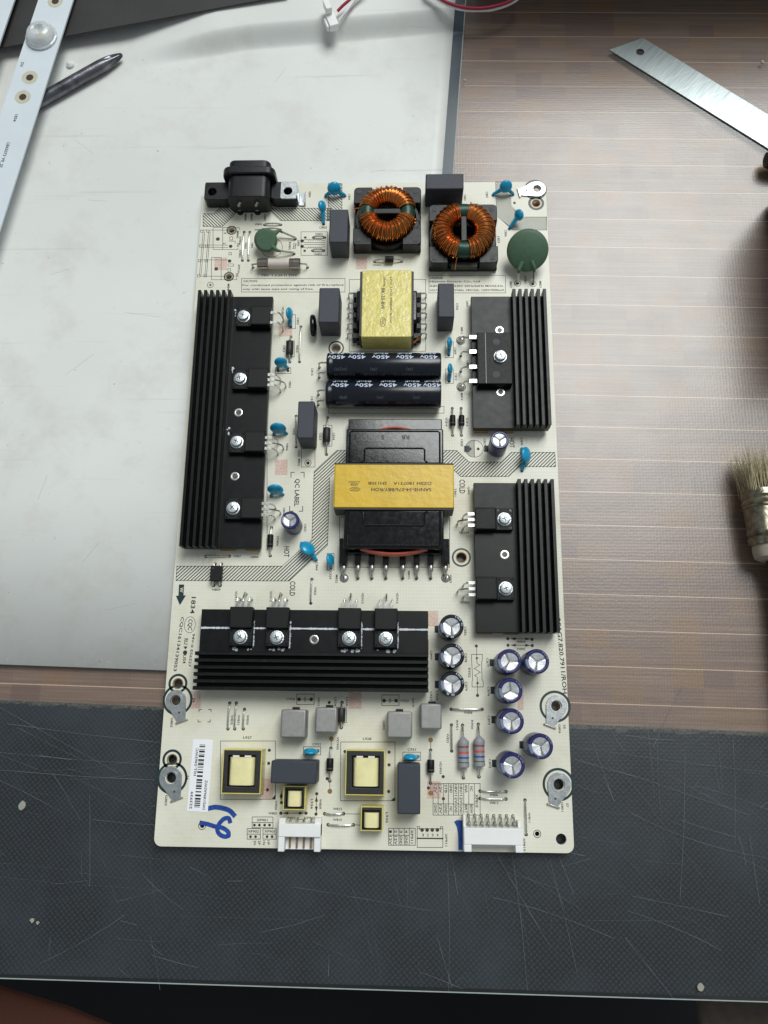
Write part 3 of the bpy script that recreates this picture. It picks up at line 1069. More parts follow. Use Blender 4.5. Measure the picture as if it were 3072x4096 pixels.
# left
top_l, bot_l = at(1000, 1186, PT), at(980, 2192, PT)
xr_ = mean(at(1090, 1190, PT).x, at(1043, 2195, PT).x)
fx0 = mean(at(794, 1160, FT).x, at(727, 2182, FT).x)
fx5 = mean(at(913, 1160, FT).x, at(858, 2186, FT).x)
finsL = [fx0 + (fx5 - fx0) * k / 5 for k in range(6)]
hsL = heat_sink(((fx5, bot_l.y, xr_, top_l.y), finsL, (at(800, 2184, FT).y, at(800, 1160, FT).y)), False,
                [V('d', 645, 1520, PT), V('h', 660, 705, PT)])
# right upper
t_, b_ = V('g', 700, 292, PT), V('g', 700, 1752, PT)
xl_ = mean(V('g', 460, 300, PT).x, V('g', 468, 1750, PT).x)
f0 = mean(V('g', 935, 210, FT).x, V('g', 968, 1700, FT).x)
f5 = mean(V('g', 1272, 210, FT).x, V('g', 1322, 1700, FT).x)
hsR = heat_sink(((xl_, b_.y, f0, t_.y), [f0 + (f5 - f0) * k / 5 for k in range(6)], (V('g', 1100, 1708, FT).y, V('g', 1100, 208, FT).y)), False,
                [V('g', 768, 665, PT), V('g', 780, 1350, PT)])
# right lower
t_, b_ = V('j', 700, 640, PT), V('k', 600, 636, PT)
xl_ = mean(V('j', 488, 660, PT).x, V('k', 392, 630, PT).x)
f0 = mean(V('j', 985, 600, FT).x, V('k', 930, 620, FT).x)
f5 = mean(V('j', 1350, 600, FT).x, V('k', 1312, 620, FT).x)
hsR2 = heat_sink(((xl_, b_.y, f0, t_.y), [f0 + (f5 - f0) * k / 5 for k in range(6)], (V('k', 1100, 628, FT).y, V('j', 1100, 597, FT).y)), False,
                 [V('j', 825, 1435, PT)])
# bottom
xl_, xr_ = V('l', 398, 500, PT).x, V('m', 1416, 700, PT).x
t_ = V('m', 300, 388, PT).y
f0 = mean(V('l', 800, 868, FT).y, V('m', 1000, 885, FT).y)
f5 = mean(V('l', 800, 1255, FT).y, V('m', 1000, 1270, FT).y)
hsB = heat_sink(((xl_, f0, xr_, t_), [f0 + (f5 - f0) * k / 5 for k in range(6)], (V('l', 322, 1000, FT).x, V('m', 1421, 1100, FT).x)), True,
                [V('m', 155, 715, PT)])
gy = mean(V('l', 550, 588, PT).y, V('m', 1250, 598, PT).y)
gr = MB()
x = xl_ + 0.2
while x < xr_ - 0.3:
    hgt_ = random.uniform(0.28, 0.52)
    gr.box(x, gy - hgt_, PT + 0.005, x + 0.5, gy + hgt_ * random.uniform(.6, 1), PT + random.uniform(0.03, 0.09))
    x += 0.5
gr.build('scored_line', 'paste', hsB)


# ------------------------------------------------------------------ transistors
def screw_mesh():
    a = MB().lathe([(0, PT + 5.2), (1.5, PT + 5.16), (2.25, PT + 4.9), (2.5, PT + 4.4), (2.55, PT + 3.3), (2.9, PT + 3.25), (3.0, PT + 2.9), (0, PT + 2.9)][::-1], 24)
    b = MB()
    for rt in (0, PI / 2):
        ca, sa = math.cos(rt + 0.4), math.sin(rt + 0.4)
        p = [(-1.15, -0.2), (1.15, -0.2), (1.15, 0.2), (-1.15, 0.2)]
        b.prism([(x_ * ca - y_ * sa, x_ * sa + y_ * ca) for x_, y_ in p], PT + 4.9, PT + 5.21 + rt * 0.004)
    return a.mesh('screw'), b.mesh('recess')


SCREW, RECESS = screw_mesh()
body_me = MB().box(3.7, -4.85, PT + 0.1, 12.6, 4.85, PT + 4.6).mesh('transistor')
tab_me = MB().box(-3.7, -4.85, PT + 0.1, 3.7, 4.85, PT + 2.9).mesh('tab')
rim = MB()
for q in ((4.0, -4.5, 12.3, -4.15), (4.0, 4.15, 12.3, 4.5), (4.0, -4.15, 4.35, 4.15)):
    rim.box(q[0], q[1], PT + 4.55, q[2], q[3], PT + 4.72)
rim_me = rim.mesh('rim')
notch_me = MB()
for x_, y_ in ((-2.7, -3.9), (-2.7, 3.9), (2.6, -3.9), (2.6, 3.9)):
    notch_me.cyl(x_, y_, PT + 2.85, PT + 2.93, 0.5, 10)
notch_me = notch_me.mesh('notch')
leg_me = {}


def leg_mesh(mid):
    if mid in leg_me:
        return leg_me[mid]
    m_ = MB()
    zc = PT + 1.9
    xe = 19.6 if mid else 17.2
    m_.box(12.6, -0.62, zc - 0.3, 15.6, 0.62, zc + 0.3)
    m_.tube([(15.4, 0, zc), (16.2, 0, zc - 0.1), (xe - 0.5, 0, zc - (2.6 if mid else 2.0)), (xe, 0, zc - 4), (xe, 0, -3.4)], 0.42, 8)
    leg_me[mid] = m_.mesh('leg')
    return leg_me[mid]


def transistor(c, rot, legs=3, paste=()):
    # c: board point under the screw
    o = put('transistor', body_me, 'epoxy', board, (c.x, c.y, 0), rot, 0.35)
    put('tab', tab_me, 'epoxy', o, bevel=0.3)
    put('rim', rim_me, 'epoxy', o, bevel=0.06)
    put('notch', notch_me, 'bakelite', o)
    s_ = put('screw', SCREW, 'screw', o)
    s_.rotation_euler.z = random.uniform(0, 1.5)
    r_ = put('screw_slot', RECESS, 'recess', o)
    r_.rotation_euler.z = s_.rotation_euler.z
    for i_ in range(3):
        if legs == 2 and i_ == 1:
            continue
        put('leg', leg_mesh(i_ == 1), 'tin', o, (0, (i_ - 1) * 2.54, 0))
    return o


ZS = PT + 5.0
for k, x, y, n in (('d', 695, 437, 2), ('d', 657, 1130, 3), ('h', 675, 312, 3), ('h', 632, 1047, 3)):
    transistor(V(k, x, y, ZS), 0, n)
for k, x, y in (('j', 828, 1030), ('k', 733, 143)):
    transistor(V(k, x, y, ZS), PI)
for k, x, y in (('l', 825, 682), ('l', 1230, 688), ('m', 540, 697), ('m', 948, 702)):
    c = V(k, x, y, ZS)
    transistor(c, PI / 2)
    smear = MB()
    for q in range(10):
        xx, yy = c.x + random.uniform(-3.6, 4.2), c.y - 4.4 - random.uniform(0, 0.7)
        smear.flat(circ(xx, yy, random.uniform(0.25, 0.75), 7, random.random()), PT + 0.02 + q * 0.002)
    y0 = c.y - 3.8
    while y0 < c.y + random.uniform(6, 11):
        smear.flat(circ(c.x + 4.85 + random.uniform(0.05, 0.3), y0, random.uniform(0.12, 0.4), 7, random.random()), PT + 0.05)
        y0 += random.uniform(0.35, 0.7)
    smear.build('thermal_paste', 'paste', board, smooth=False)['kind'] = 'stuff'
for k, x, y in (('d', 620, 400), ('d', 582, 1060), ('h', 593, 225)):
    c = V(k, x, y, PT)
    smear2 = MB()
    for q in range(6):
        smear2.flat(circ(c.x + random.gauss(0, .25), c.y + random.gauss(0, 1.0), random.uniform(0.2, 0.6), 7), PT + 0.02 + q * 0.003)
    smear2.build('thermal_paste', 'paste', board, smooth=False)['kind'] = 'stuff'

# flat bridge rectifier bolted to the right upper heat sink
BZ = PT + 4.6
l, b, r, t = rect_top('g', 525, 690, 905, 1258, BZ)
br = MB().box(l, b, PT + 0.1, r, t, BZ).build('bridge_rectifier', 'epoxy', board, bevel=0.3)
xs_ = V('g', 617, 960, BZ).x
MB().box(xs_ - 0.12, b + 0.3, BZ - 0.02, xs_ + 0.12, t - 0.3, BZ + 0.02).build('step_line', 'bakelite', br)
for y in (795, 1155):
    c = V('g', 733, y, BZ)
    MB().cyl(c.x, c.y, BZ - 0.1, BZ + 0.08, 1.6, 20).build('dimple', 'film', br)
c = V('g', 783, 935, BZ + 2.5)
put('screw', SCREW, 'screw', br, (c.x, c.y, 2.0))
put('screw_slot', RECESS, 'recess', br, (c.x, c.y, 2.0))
for y, (hx, hy), pin in ((745, (340, 780), 1), (905, (340, 950), 0), (1073, (340, 1122), 0), (1230, (345, 1295), 1)):
    zc = PT + 1.5
    p = V('g', 520, y, zc)
    q = V('g', hx, hy, 0)
    lgm = MB().box(p.x - 3.4, p.y - 0.85, zc - 0.35, p.x + 0.4, p.y + 0.85, zc + 0.35)
    lgm.tube([(p.x - 3.2, p.y, zc), (p.x - 5.0, p.y, zc - 0.2), (q.x + 0.7, q.y * .6 + p.y * .4, zc - 2), (q.x, q.y, zc - 4.5), (q.x, q.y, -3.4)], 0.45, 8)
    lgm.build('leg', 'tin', br)
    if pin:
        MB().lathe([(0, 2.4), (1.0, 2.0), (1.45, 1.1), (1.3, 0.2), (1.6, 0.02)][::-1], 20, (q.x, q.y, 0)).build('solder_dome', 'tin', br)
        scirc('g', hx, hy, 2.0, 0.35)
    else:
        dot('g', hx, hy, 0.7)

# ------------------------------------------------------------------ film capacitors
for (k, x0, y0, x1, y1, z) in (('b', 190, 652, 436, 1092, 14.3), ('c', 118, 150, 538, 318, 14.5), ('e', 152, 305, 378, 690, 14.5), ('e', 1472, 255, 1650, 632, 14.8),
                               ('s', 1190, 1604, 1256, 1753, 14.6), ('o', 92, 782, 596, 1036, 12.5), ('p', 298, 980, 602, 1650, 12.5)):
    l, b, r, t = rect_top(k, x0, y0, x1, y1, z)
    fc = MB().box(l, b, 0.5, r, t, z).build('film_capacitor', 'film', board, bevel=0.55, seg=3)
    ft_ = MB()
    for xx, yy in ((l + 0.9, b + 0.9), (r - 0.9, b + 0.9), (l + 0.9, t - 0.9), (r - 0.9, t - 0.9)):
        ft_.box(xx - 0.5, yy - 0.5, 0, xx + 0.5, yy + 0.5, 0.6)
    ft_.build('foot', 'film', fc)

# ------------------------------------------------------------------ blue disc capacitors
def disc_cap(k, bx, by_, z, feet, rad, th, face, r_leg=0.75):
    """body centre measured at height z, feet on the board, disc of radius rad and thickness th whose face normal is `face`"""
    c = V(k, bx, by_, z)
    nrm = Vector(face).normalized()
    rot = nrm.to_track_quat('Z', 'Y').to_matrix()
    o = MB().ell(c, (rad, rad, th / 2), rot, 24, 14).build('disc_capacitor', 'blue', board)
    for fx, fy in feet:
        f = V(k, fx, fy, 0)
        up = Vector((f.x, f.y, 0))
        mid = up * 0.55 + c * 0.45
        mid.z = min(c.z, 2.2)
        lm = MB()
        lm.tube([c + (mid - c) * 0.3, mid, up + Vector((0, 0, 0.8)), up + Vector((0, 0, 0.1))], 1, 10, rads=[min(th * 0.42, r_leg * 1.5), r_leg * 1.15, r_leg * 0.8, r_leg * 0.55])
        lm.build('coated_lead', 'blue', o)
        MB().cyl(f.x, f.y, -3.2, 0.25, 0.32, 8).build('lead', 'tin', o)
        DOTS.flat(circ(f.x, f.y, 0.7, 12), ZP + 0.012)
    return o


disc_cap('b', 255, 378, 5.0, ((140, 485), (400, 480)), 3.4, 3.4, (0.1, -0.85, 0.45), 0.9)
disc_cap('b', 95, 612, 5.0, ((118, 850),), 2.7, 3.0, (0.9, -0.1, 0.5), 0.8)
disc_cap('c', 1005, 292, 5.0, ((862, 388), (1085, 385)), 3.1, 3.0, (0.1, -0.8, 0.5), 0.8)
disc_cap('c', 1150, 608, 5.0, ((1045, 757),), 2.7, 2.8, (-0.75, -0.5, 0.5), 0.85)
disc_cap('d', 1210, 425, 5.0, ((1228, 572),), 2.9, 2.4, (0.95, -0.1, 0.3), 0.7)
disc_cap('d', 1115, 965, 4.6, ((1080, 1030), (1195, 1032)), 3.0, 2.6, (0.05, -0.85, 0.32), 0.8)
disc_cap('h', 1140, 175, 4.8, ((1095, 240), (1235, 235)), 3.7, 2.6, (0.0, -0.85, 0.3), 0.85)
disc_cap('h', 1110, 852, 4.8, ((1065, 925), (1195, 910)), 3.6, 2.6, (0.0, -0.85, 0.3), 0.85)
disc_cap('h', 1465, 1500, 4.2, ((1402, 1448), (1562, 1632)), 3.6, 3.0, (0.5, 0.45, 0.75), 0.95)
disc_cap('i', 240, 1510, 4.5, ((247, 1592), (240, 1470)), 2.7, 2.3, (0.85, 0.1, 0.45), 0.7)
disc_cap('j', 1063, 330, 4.6, ((1013, 265), (1018, 505)), 3.6, 2.6, (0.75, -0.1, 0.6), 0.85)
disc_cap('e', 1600, 915, 4.5, ((1592, 1050),), 2.7, 2.2, (0.95, -0.1, 0.25), 0.7)
disc_cap('e', 1605, 1205, 4.5, ((1597, 1340),), 2.6, 2.2, (0.95, -0.1, 0.25), 0.7)
disc_cap('o', 530, 680, 4.5, ((480, 690), (612, 672)), 2.9, 2.3, (0.05, 0.95, 0.25), 0.7)
disc_cap('p', 470, 890, 4.5, ((400, 890), (570, 882)), 2.8, 2.3, (0.05, 0.95, 0.25), 0.7)


# ------------------------------------------------------------------ green discs
def green_disc(k, bx, by_, z, rad, th, face, leads):
    c = V(k, bx, by_, z)
    nrm = Vector(face).normalized()
    rot = nrm.to_track_quat('Z', 'Y').to_matrix()
    h = th / 2
    o = MB().lathe([(0, -h), (rad * 0.8, -h * 0.95), (rad * 0.95, -h * 0.6), (rad, 0), (rad * 0.95, h * 0.6), (rad * 0.8, h * 0.95), (0, h)], 40, c, rot).build('varistor', 'green', board)
    for (sx, sy), (fx, fy) in leads:
        s_ = V(k, sx, sy, z * 0.75)
        f = V(k, fx, fy, 0)
        MB().tube([c + (s_ - c) * 0.6, s_, s_ + (f - s_) * 0.25], 1, 10, rads=[th * 0.3, th * 0.2, 0.5]).build('coated_lead', 'green', o)
        MB().tube([s_ + (f - s_) * 0.15, s_ + (f - s_) * 0.6 + Vector((0, 0, 0.6)), (f.x, f.y, 1.2), (f.x, f.y, -3.2)], 0.5, 8).build('lead', 'tin', o)
        DOTS.flat(circ(f.x, f.y, 0.8, 12), ZP + 0.012)
    return o


green_disc('c', 1245, 1000, 9.5, 9.7, 5.0, (-0.08, -0.55, 0.83), (((1150, 1215), (1135, 1362)), ((1320, 1200), (1305, 1368))))
green_disc('a', 838, 998, 5.5, 5.6, 4.2, (0.15, -0.45, 0.88), (((985, 890), (1165, 985)), ((960, 1110), (1150, 1150))))
for (x, y) in ((1135, 1365), (1305, 1370)):
    scirc('c', x, y, 1.5, 0.3, RINGS)


# ------------------------------------------------------------------ electrolytic capacitors (upright)
def electrolytic(k, x, y, z, rad, sleeve, stripe_ang, spin, pr_txt):
    c = V(k, x, y, z)
    prof = [(rad, 0.6), (rad, z - 0.9), (rad * 0.97, z - 0.35), (rad * 0.9, z - 0.02), (rad * 0.76, z), (rad * 0.69, z - 0.1)]
    o = MB().lathe([(rad * 0.9, 0.3)] + prof, 40, (c.x, c.y, 0)).build('electrolytic_capacitor', sleeve, board)
    st = MB()
    n = 10
    a0, a1 = stripe_ang - 0.45, stripe_ang + 0.45
    rows = []
    for (r_, zz) in prof:
        rows.append([(c.x + (r_ + 0.03) * math.cos(a0 + (a1 - a0) * q / n), c.y + (r_ + 0.03) * math.sin(a0 + (a1 - a0) * q / n), zz + (0.03 if r_ < rad * 0.95 else 0)) for q in range(n + 1)])
    vs_ = [p for rw in rows for p in rw]
    st.add(vs_, [(i_ * (n + 1) + q, i_ * (n + 1) + q + 1, (i_ + 1) * (n + 1) + q + 1, (i_ + 1) * (n + 1) + q) for i_ in range(len(rows) - 1) for q in range(n)])
    st.build('stripe', 'stripe', o)
    # can top with a three-armed pressure score: three facets that fall slightly towards grooves
    tp = MB()
    rt = rad * 0.7
    zt = z - 0.16
    vs_, fs = [(c.x, c.y, zt - 0.25)], []
    m_ = 36
    for q in range(m_):
        a = spin + 2 * PI * q / m_
        vs_.append((c.x + rt * math.cos(a), c.y + rt * math.sin(a), zt - (0.25 if q % 12 == 0 else 0.0)))
    for q in range(m_):
        fs.append((0, 1 + q, 1 + (q + 1) % m_))
    tp.add(vs_, fs)
    tp.build('can_top', 'can', o)
    ar = MB()
    for q in range(3):
        a = spin + 2 * PI * q / 3
        d = Vector((math.cos(a), math.sin(a), 0))
        nn = Vector((-d.y, d.x, 0))
        A, B = Vector((c.x, c.y, zt - 0.1)), Vector((c.x, c.y, zt - 0.1)) + d * rt * 0.97
        for sg in (-1, 1):
            w0 = 0.28
            ar.add([A, B, B + nn * sg * w0 + Vector((0, 0, 0.14)), A + nn * sg * w0 + Vector((0, 0, 0.14))], [(0, 1, 2, 3)])
    ar.build('pressure_score', 'tin', o, smooth=False)
    # rim lettering curled round the sleeve shoulder
    if pr_txt:
        for string, ac, arc in pr_txt:
            def mp(u, t, ac=ac):
                rr_ = rad * 0.87 + t
                a = ac - u / (rad * 0.87)
                return (c.x + rr_ * math.cos(a), c.y + rr_ * math.sin(a), z + 0.03)
            text_on('rim_' + sleeve, string, arc, rad * 0.14, mp)
    return o


for (k, x, y, spin) in (('k', 770, 955, 2.05), ('k', 1075, 955, 0.35), ('k', 780, 1278, -0.5), ('q', 790, 370, 2.6), ('q', 1135, 668, 2.8), ('q', 800, 895, 2.75)):
    electrolytic(k, x, y, 16.0, 5.0, 'navy', R_(195), spin, (('105', R_(35), 3.4), ('2', R_(255), 0.9)))
for (k, x, y, spin) in (('k', 128, 568, 2.6), ('k', 135, 893, 2.5), ('k', 135, 1203, 2.65)):
    electrolytic(k, x, y, 16.0, 5.0, 'sleeve_black', R_(190), spin, (('105 C', R_(35), 5), ('0 5', R_(260), 3.4)))
electrolytic('j', 772, 163, 12.5, 4.1, 'navy', R_(185), 0.5, None)
electrolytic('h', 1270, 1188, 12.5, 4.0, 'navy', R_(175), 2.6, None)
for (k, x, y) in (('k', 573, 970), ('k', 585, 1275), ('k', 595, 1600), ('q', 910, 650), ('q', 585, 870), ('j', 622, 262), ('m', 1515, 600), ('m', 1517, 905), ('m', 1517, 1210)):
    c = V(k, x, y)
    SILK.flat([(c.x - 1.0, c.y - 1.5), (c.x + 1.8, c.y - 1.5), (c.x + 1.8, c.y + 1.5), (c.x - 1.0, c.y + 1.5)], ZP)

# two lying high-voltage electrolytics
CZ = 6.4


def lying_cap(y0, y1, x0, x1, off):
    a = V('e', x0, (y0 + y1) / 2, CZ)
    b = V('e', x1, (y0 + y1) / 2, CZ)
    yc = (a.y + b.y) / 2
    rad = 6.3
    L = b.x - a.x
    rot = Matrix.Rotation(PI / 2, 3, 'Y')
    prof = [(0, 0.5), (rad * 0.86, 0.45), (rad * 0.9, 0.0), (rad * 0.97, 0.25), (rad, 0.9), (rad, 2.2), (rad * 0.955, 2.6), (rad * 0.955, 3.0), (rad, 3.4), (rad, L - 0.9), (rad * 0.95, L - 0.1), (rad * 0.8, L), (0, L - 0.1)]
    o = MB().lathe(prof[3:], 48, (a.x, yc, CZ), rot).build('electrolytic_capacitor', 'sleeve_black', board)
    MB().lathe(prof[:5], 48, (a.x + 0.03, yc, CZ), rot).build('rubber_seal', 'bakelite', o)
    for sgn in (1, -1):
        MB().tube([(a.x + 0.4, yc + sgn * 2.5, CZ - 1), (a.x - 3.0, yc + sgn * 2.5, CZ - 1), (a.x - 4.2, yc + sgn * 2.5, CZ - 2.0), (a.x - 4.4, yc + sgn * 2.5, 1.0), (a.x - 4.4, yc + sgn * 2.5, -3.2)], 0.45, 8).build('lead', 'tin', o)
        DOTS.flat(circ(a.x - 4.4, yc + sgn * 2.5, 0.7, 12), ZP + 0.012)

    def mp_at(xc, beta):
        # lettering upside down, wrapped round the cylinder; beta = angle from the zenith towards the back
        def mp(u, t):
            b_ = beta - t / rad
            return (xc - u, yc + (rad + 0.04) * math.sin(b_), CZ + (rad + 0.04) * math.cos(b_))
        return mp
    step = L / 4.8
    for q in range(5):
        xc = a.x + off + q * step
        if xc < a.x + 5 or xc > b.x - 4.5:
            ok = 0
        text_on('cap', '450v', 8.0, 2.2, mp_at(min(max(xc, a.x + 4.6), b.x - 4.2), R_(20)))
        text_on('cap', '82uF', 6.6, 1.7, mp_at(min(max(xc, a.x + 4.6), b.x - 4.2), R_(47)))
        if q < 4:
            text_on('capdim', '(M)', 3.2, 1.7, mp_at(a.x + 2.5 + off * 0.9 + q * step * 1.5 if q < 3 else a.x + 8, R_(-33)))
            text_on('capdim', '831600168', 9.6, 1.3, mp_at(min(a.x + 7 + off * .4 + q * step * 1.25, b.x - 6), R_(-57)))
    return o


lying_cap(1025, 1337, 248, 1503, 3.0)
lying_cap(1332, 1645, 237, 1503, 6.5)


# ------------------------------------------------------------------ common-mode chokes
def choke(k, cx, cy, zc, hw, hd, vertical, scale):
    c = V(k, cx, cy, zc)
    zt = 8.5
    o = MB().box(-hw, -hd, 0.4, hw, hd, 2.6).build('choke', 'plastic_black', board, (c.x, c.y, 0), 0, 0.5)
    Rr = 14.2 * scale
    for sx in (-1, 1):
        for sy in (-1, 1):
            cs = 8.8
            pts = [(hw, hd - cs), (hw, hd - 2)] + [(hw - 2 + 2 * math.cos(R_(t)), hd - 2 + 2 * math.sin(R_(t))) for t in (30, 60, 90)] + [(hw - cs, hd)]
            # inner arc
            a0 = math.atan2(math.sqrt(max(0.01, Rr ** 2 - (hw - cs) ** 2)), hw - cs)
            a1 = math.atan2(hd - cs, math.sqrt(max(0.01, Rr ** 2 - (hd - cs) ** 2)))
            y_i = Rr * math.sin(a0)
            if y_i > hd - 0.4:
                a0 = math.asin(min(0.99, (hd - 0.4) / Rr))
            pts += [(Rr * math.cos(a0 + (a1 - a0) * q / 6), Rr * math.sin(a0 + (a1 - a0) * q / 6)) for q in range(7)]
            pts = [(x_ * sx, y_ * sy) for x_, y_ in pts]
            if sx * sy < 0:
                pts.reverse()
            MB().prism(pts, 2.0, zt).build('corner_post', 'plastic_black', o, bevel=0.25)
            MB().cyl(sx * (hw - 2.6), sy * (hd - 2.6), zt - 0.05, zt + 0.18, 1.15, 16).build('post_mark', 'film', o)
    MB().ringplate(circ(0, 0, Rr + 0.9, 48), circ(0, 0, Rr - 0.2, 48), 2.4, 5.8).build('wall_ring', 'plastic_black', o)
    Rm, rt = 9.6 * scale, 3.6 * scale
    zt0 = zc
    core = MB()
    prof = []
    n1, n2 = 48, 14
    vs_ = []
    for q in range(n1):
        a = 2 * PI * q / n1
        for j in range(n2):
            b = 2 * PI * j / n2
            vs_.append(((Rm + rt * math.cos(b)) * math.cos(a), (Rm + rt * math.cos(b)) * math.sin(a), zt0 + rt * 1.05 * math.sin(b)))
    core.add(vs_, [(q * n2 + j, ((q + 1) % n1) * n2 + j, ((q + 1) % n1) * n2 + (j + 1) % n2, q * n2 + (j + 1) % n2) for q in range(n1) for j in range(n2)])
    core.build('core', 'green_core', o)
    for half in (0, 1):
        a0 = (0 if not vertical else PI / 2) + half * PI + R_(13)
        a1 = a0 + PI - R_(26)
        turns = 42
        wire = 0.28
        pts = []
        per = 18
        for q in range(turns * per + 1):
            t = q / per
            jit = 0.004 * math.sin(t * 7.3)
            a = a0 + (a1 - a0) * (t / turns) + jit + R_(0.6) * math.sin(2 * PI * t)
            b = 2 * PI * t
            rw = rt + 0.45 + 0.10 * math.sin(t * 2.1) + (0.18 if int(t) % 3 == 0 else 0)
            pts.append(((Rm + rw * math.cos(b)) * math.cos(a), (Rm + rw * math.cos(b)) * math.sin(a), zt0 + rw * 1.05 * math.sin(b)))
        wd = MB().tube(pts, wire, 5)
        e_ = Vector(pts[-1])
        dr = Vector((math.cos(a1), math.sin(a1), 0))
        wd.tube([e_, e_ + dr * 2.0 + Vector((0, 0, -1)), e_ + dr * 2.6 + Vector((0, 0, -6))], wire, 5)
        # second layer, sparser, to break the regularity
        pts2 = []
        for q in range(14 * per + 1):
            t = q / per
            a = a0 + R_(6) + (a1 - a0 - R_(12)) * (t / 14) + R_(1.2) * math.sin(2 * PI * t) + 0.02 * math.sin(t * 1.7)
            b = 2 * PI * t
            rw = rt + 0.98 + 0.12 * math.sin(t * 3.1)
            pts2.append(((Rm + rw * math.cos(b)) * math.cos(a), (Rm + rw * math.cos(b)) * math.sin(a), zt0 + rw * 1.05 * math.sin(b)))
        wd.tube(pts2, wire, 5)
        wd.build('winding', 'copper', o)
    if vertical:
        MB().box(-1.35, -6.6, 2, 1.35, 6.6, zc + 2.2).build('divider', 'plastic_black', o, bevel=0.3)
    else:
        MB().box(-6.6, -1.35, 2, 6.6, 1.35, zc + 2.2).build('divider', 'plastic_black', o, bevel=0.3)
    return o


ck1 = choke('b', 958, 712, 10.0, 16.2, 15.6, False, 1.0)
ck2 = choke('c', 538, 785, 10.4, 16.2, 15.6, True, 1.05)
l, b, r, t = rect_top('c', 400, 1130, 690, 1182, 6.0)
c2 = Vector(ck2.location) / S
MB().box(l - c2.x, b - c2.y, 3.4, r - c2.x, t - c2.y, 6.0).build('label_plate', 'core_grey', ck2, bevel=0.2)

# ------------------------------------------------------------------ yellow taped transformer
TZ = 13.0
l, b, r, t = rect_top('e', 627, 112, 1178, 850, TZ)
tr1 = MB().box(l, b, 0.6, r, t, TZ).build('transformer', 'tape_pale', board, bevel=0.35)
TR1 = (l, b, r, t)
for sg, x0 in ((-1, l), (1, r)):
    MB().box(x0 - sg * 0.2, b + 0.4, 0.8, x0 + sg * 1.0, t - 0.4, TZ - 0.4).build('core_side', 'ferrite', tr1, bevel=0.2)
    bb = MB()
    ym = (b + t) / 2
    bb.extr([(-7.5, 2.0), (7.5, 2.0), (10.2, 6.0), (7.5, 10.6), (-7.5, 10.6), (-10.2, 6.0)], (x0 + sg * 0.5 if sg > 0 else x0 - 2.6, ym, 0), (0, 1, 0), (0, 0, 1), 2.1)
    bb.build('winding_end', 'bakelite', tr1, bevel=0.5)
    nrow = 5
    for q in range(nrow):
        yv = (365, 475, 585, 705, 812)[q]
        p = V('e', 1285 if sg > 0 else 530, yv + 25, 5.0)
        MB().box(x0 + sg * 1.0, p.y - 1.35, 0, x0 + sg * 4.6, p.y + 1.35, 5.2).build('pin_block', 'plastic_black', tr1, bevel=0.25)
        MB().box(x0 + sg * 1.0, p.y - 2.6, 0, x0 + sg * 2.6, p.y + 2.6, 3.2).build('pin_rail', 'plastic_black', tr1, bevel=0.15)
        MB().tube([(x0 + sg * 3.6, p.y + 1.9, 3.4), (x0 + sg * 6.6, p.y + 1.9, 3.3), (x0 + sg * 7.0, p.y + 1.9, 2.4), (x0 + sg * 7.0, p.y + 1.9, -3.2)], 0.42, 8).build('pin', 'tin', tr1)
p0, p1 = V('e', 1195, 915, 6), V('e', 1285, 822, 4)
MB().tube([p0, (p0 + p1) / 2 + Vector((0.4, -0.5, 0.8)), p1], 0.5, 8).build('wire_tail', 'copper', tr1)
zt = TZ + 0.03
for st, x, y, ln, hh in (('LFG  LFDJ 39BEW1ROH', 948, 440, 520, 28), ('180606', 878, 240, 110, 24), ('BK-35-BW', 862, 430, 245, 40)):
    ctr = V('e', x, y, TZ)
    mm = (V('e', x + 40, y, TZ) - ctr).length / 40
    text_on('trafo', st, ln * mm * 1.06, hh * mm, plane_map(ctr, -PI / 2, zt))
ctr = V('e', 862, 685, TZ)
text_on('trafo', 'CQC', 3.4, 1.3, plane_map(ctr, -PI / 2, zt))
cq = MB()
o_, i_ = [(ctr.x + 1.25 * math.cos(a), ctr.y + 2.45 * math.sin(a)) for a in [q * PI / 16 for q in range(32)]], [(ctr.x + 1.05 * math.cos(a), ctr.y + 2.25 * math.sin(a)) for a in [q * PI / 16 for q in range(32)]]
cq.add([(*p, zt) for p in o_] + [(*p, zt) for p in i_], [(q, (q + 1) % 32, 32 + (q + 1) % 32, 32 + q) for q in range(32)])
cq.build('emblem_ring', 'black_ink', tr1, smooth=False)

# ------------------------------------------------------------------ main transformer
MZ = 14.5
l, b, r, t = rect_top('i', 280, 612, 1407, 1020, MZ)
mt_ = MB().box(l, b, MZ - 1.0, r, t, MZ).build('main_transformer', 'tape', board, bevel=0.25)
MB().box(l - 0.15, b - 0.9, 3, r + 0.15, t + 0.9, MZ - 0.55).build('core', 'core_grey', mt_, bevel=0.3)
MB().box(l - 0.3, b + 0.3, 3, l - 0.1, t - 0.3, MZ - 0.5).build('side_tape', 'tape', mt_)
MB().box(r + 0.1, b + 0.3, 3, r + 0.3, t - 0.3, MZ - 0.5).build('side_tape', 'tape', mt_)
yb, yt_ = b, t


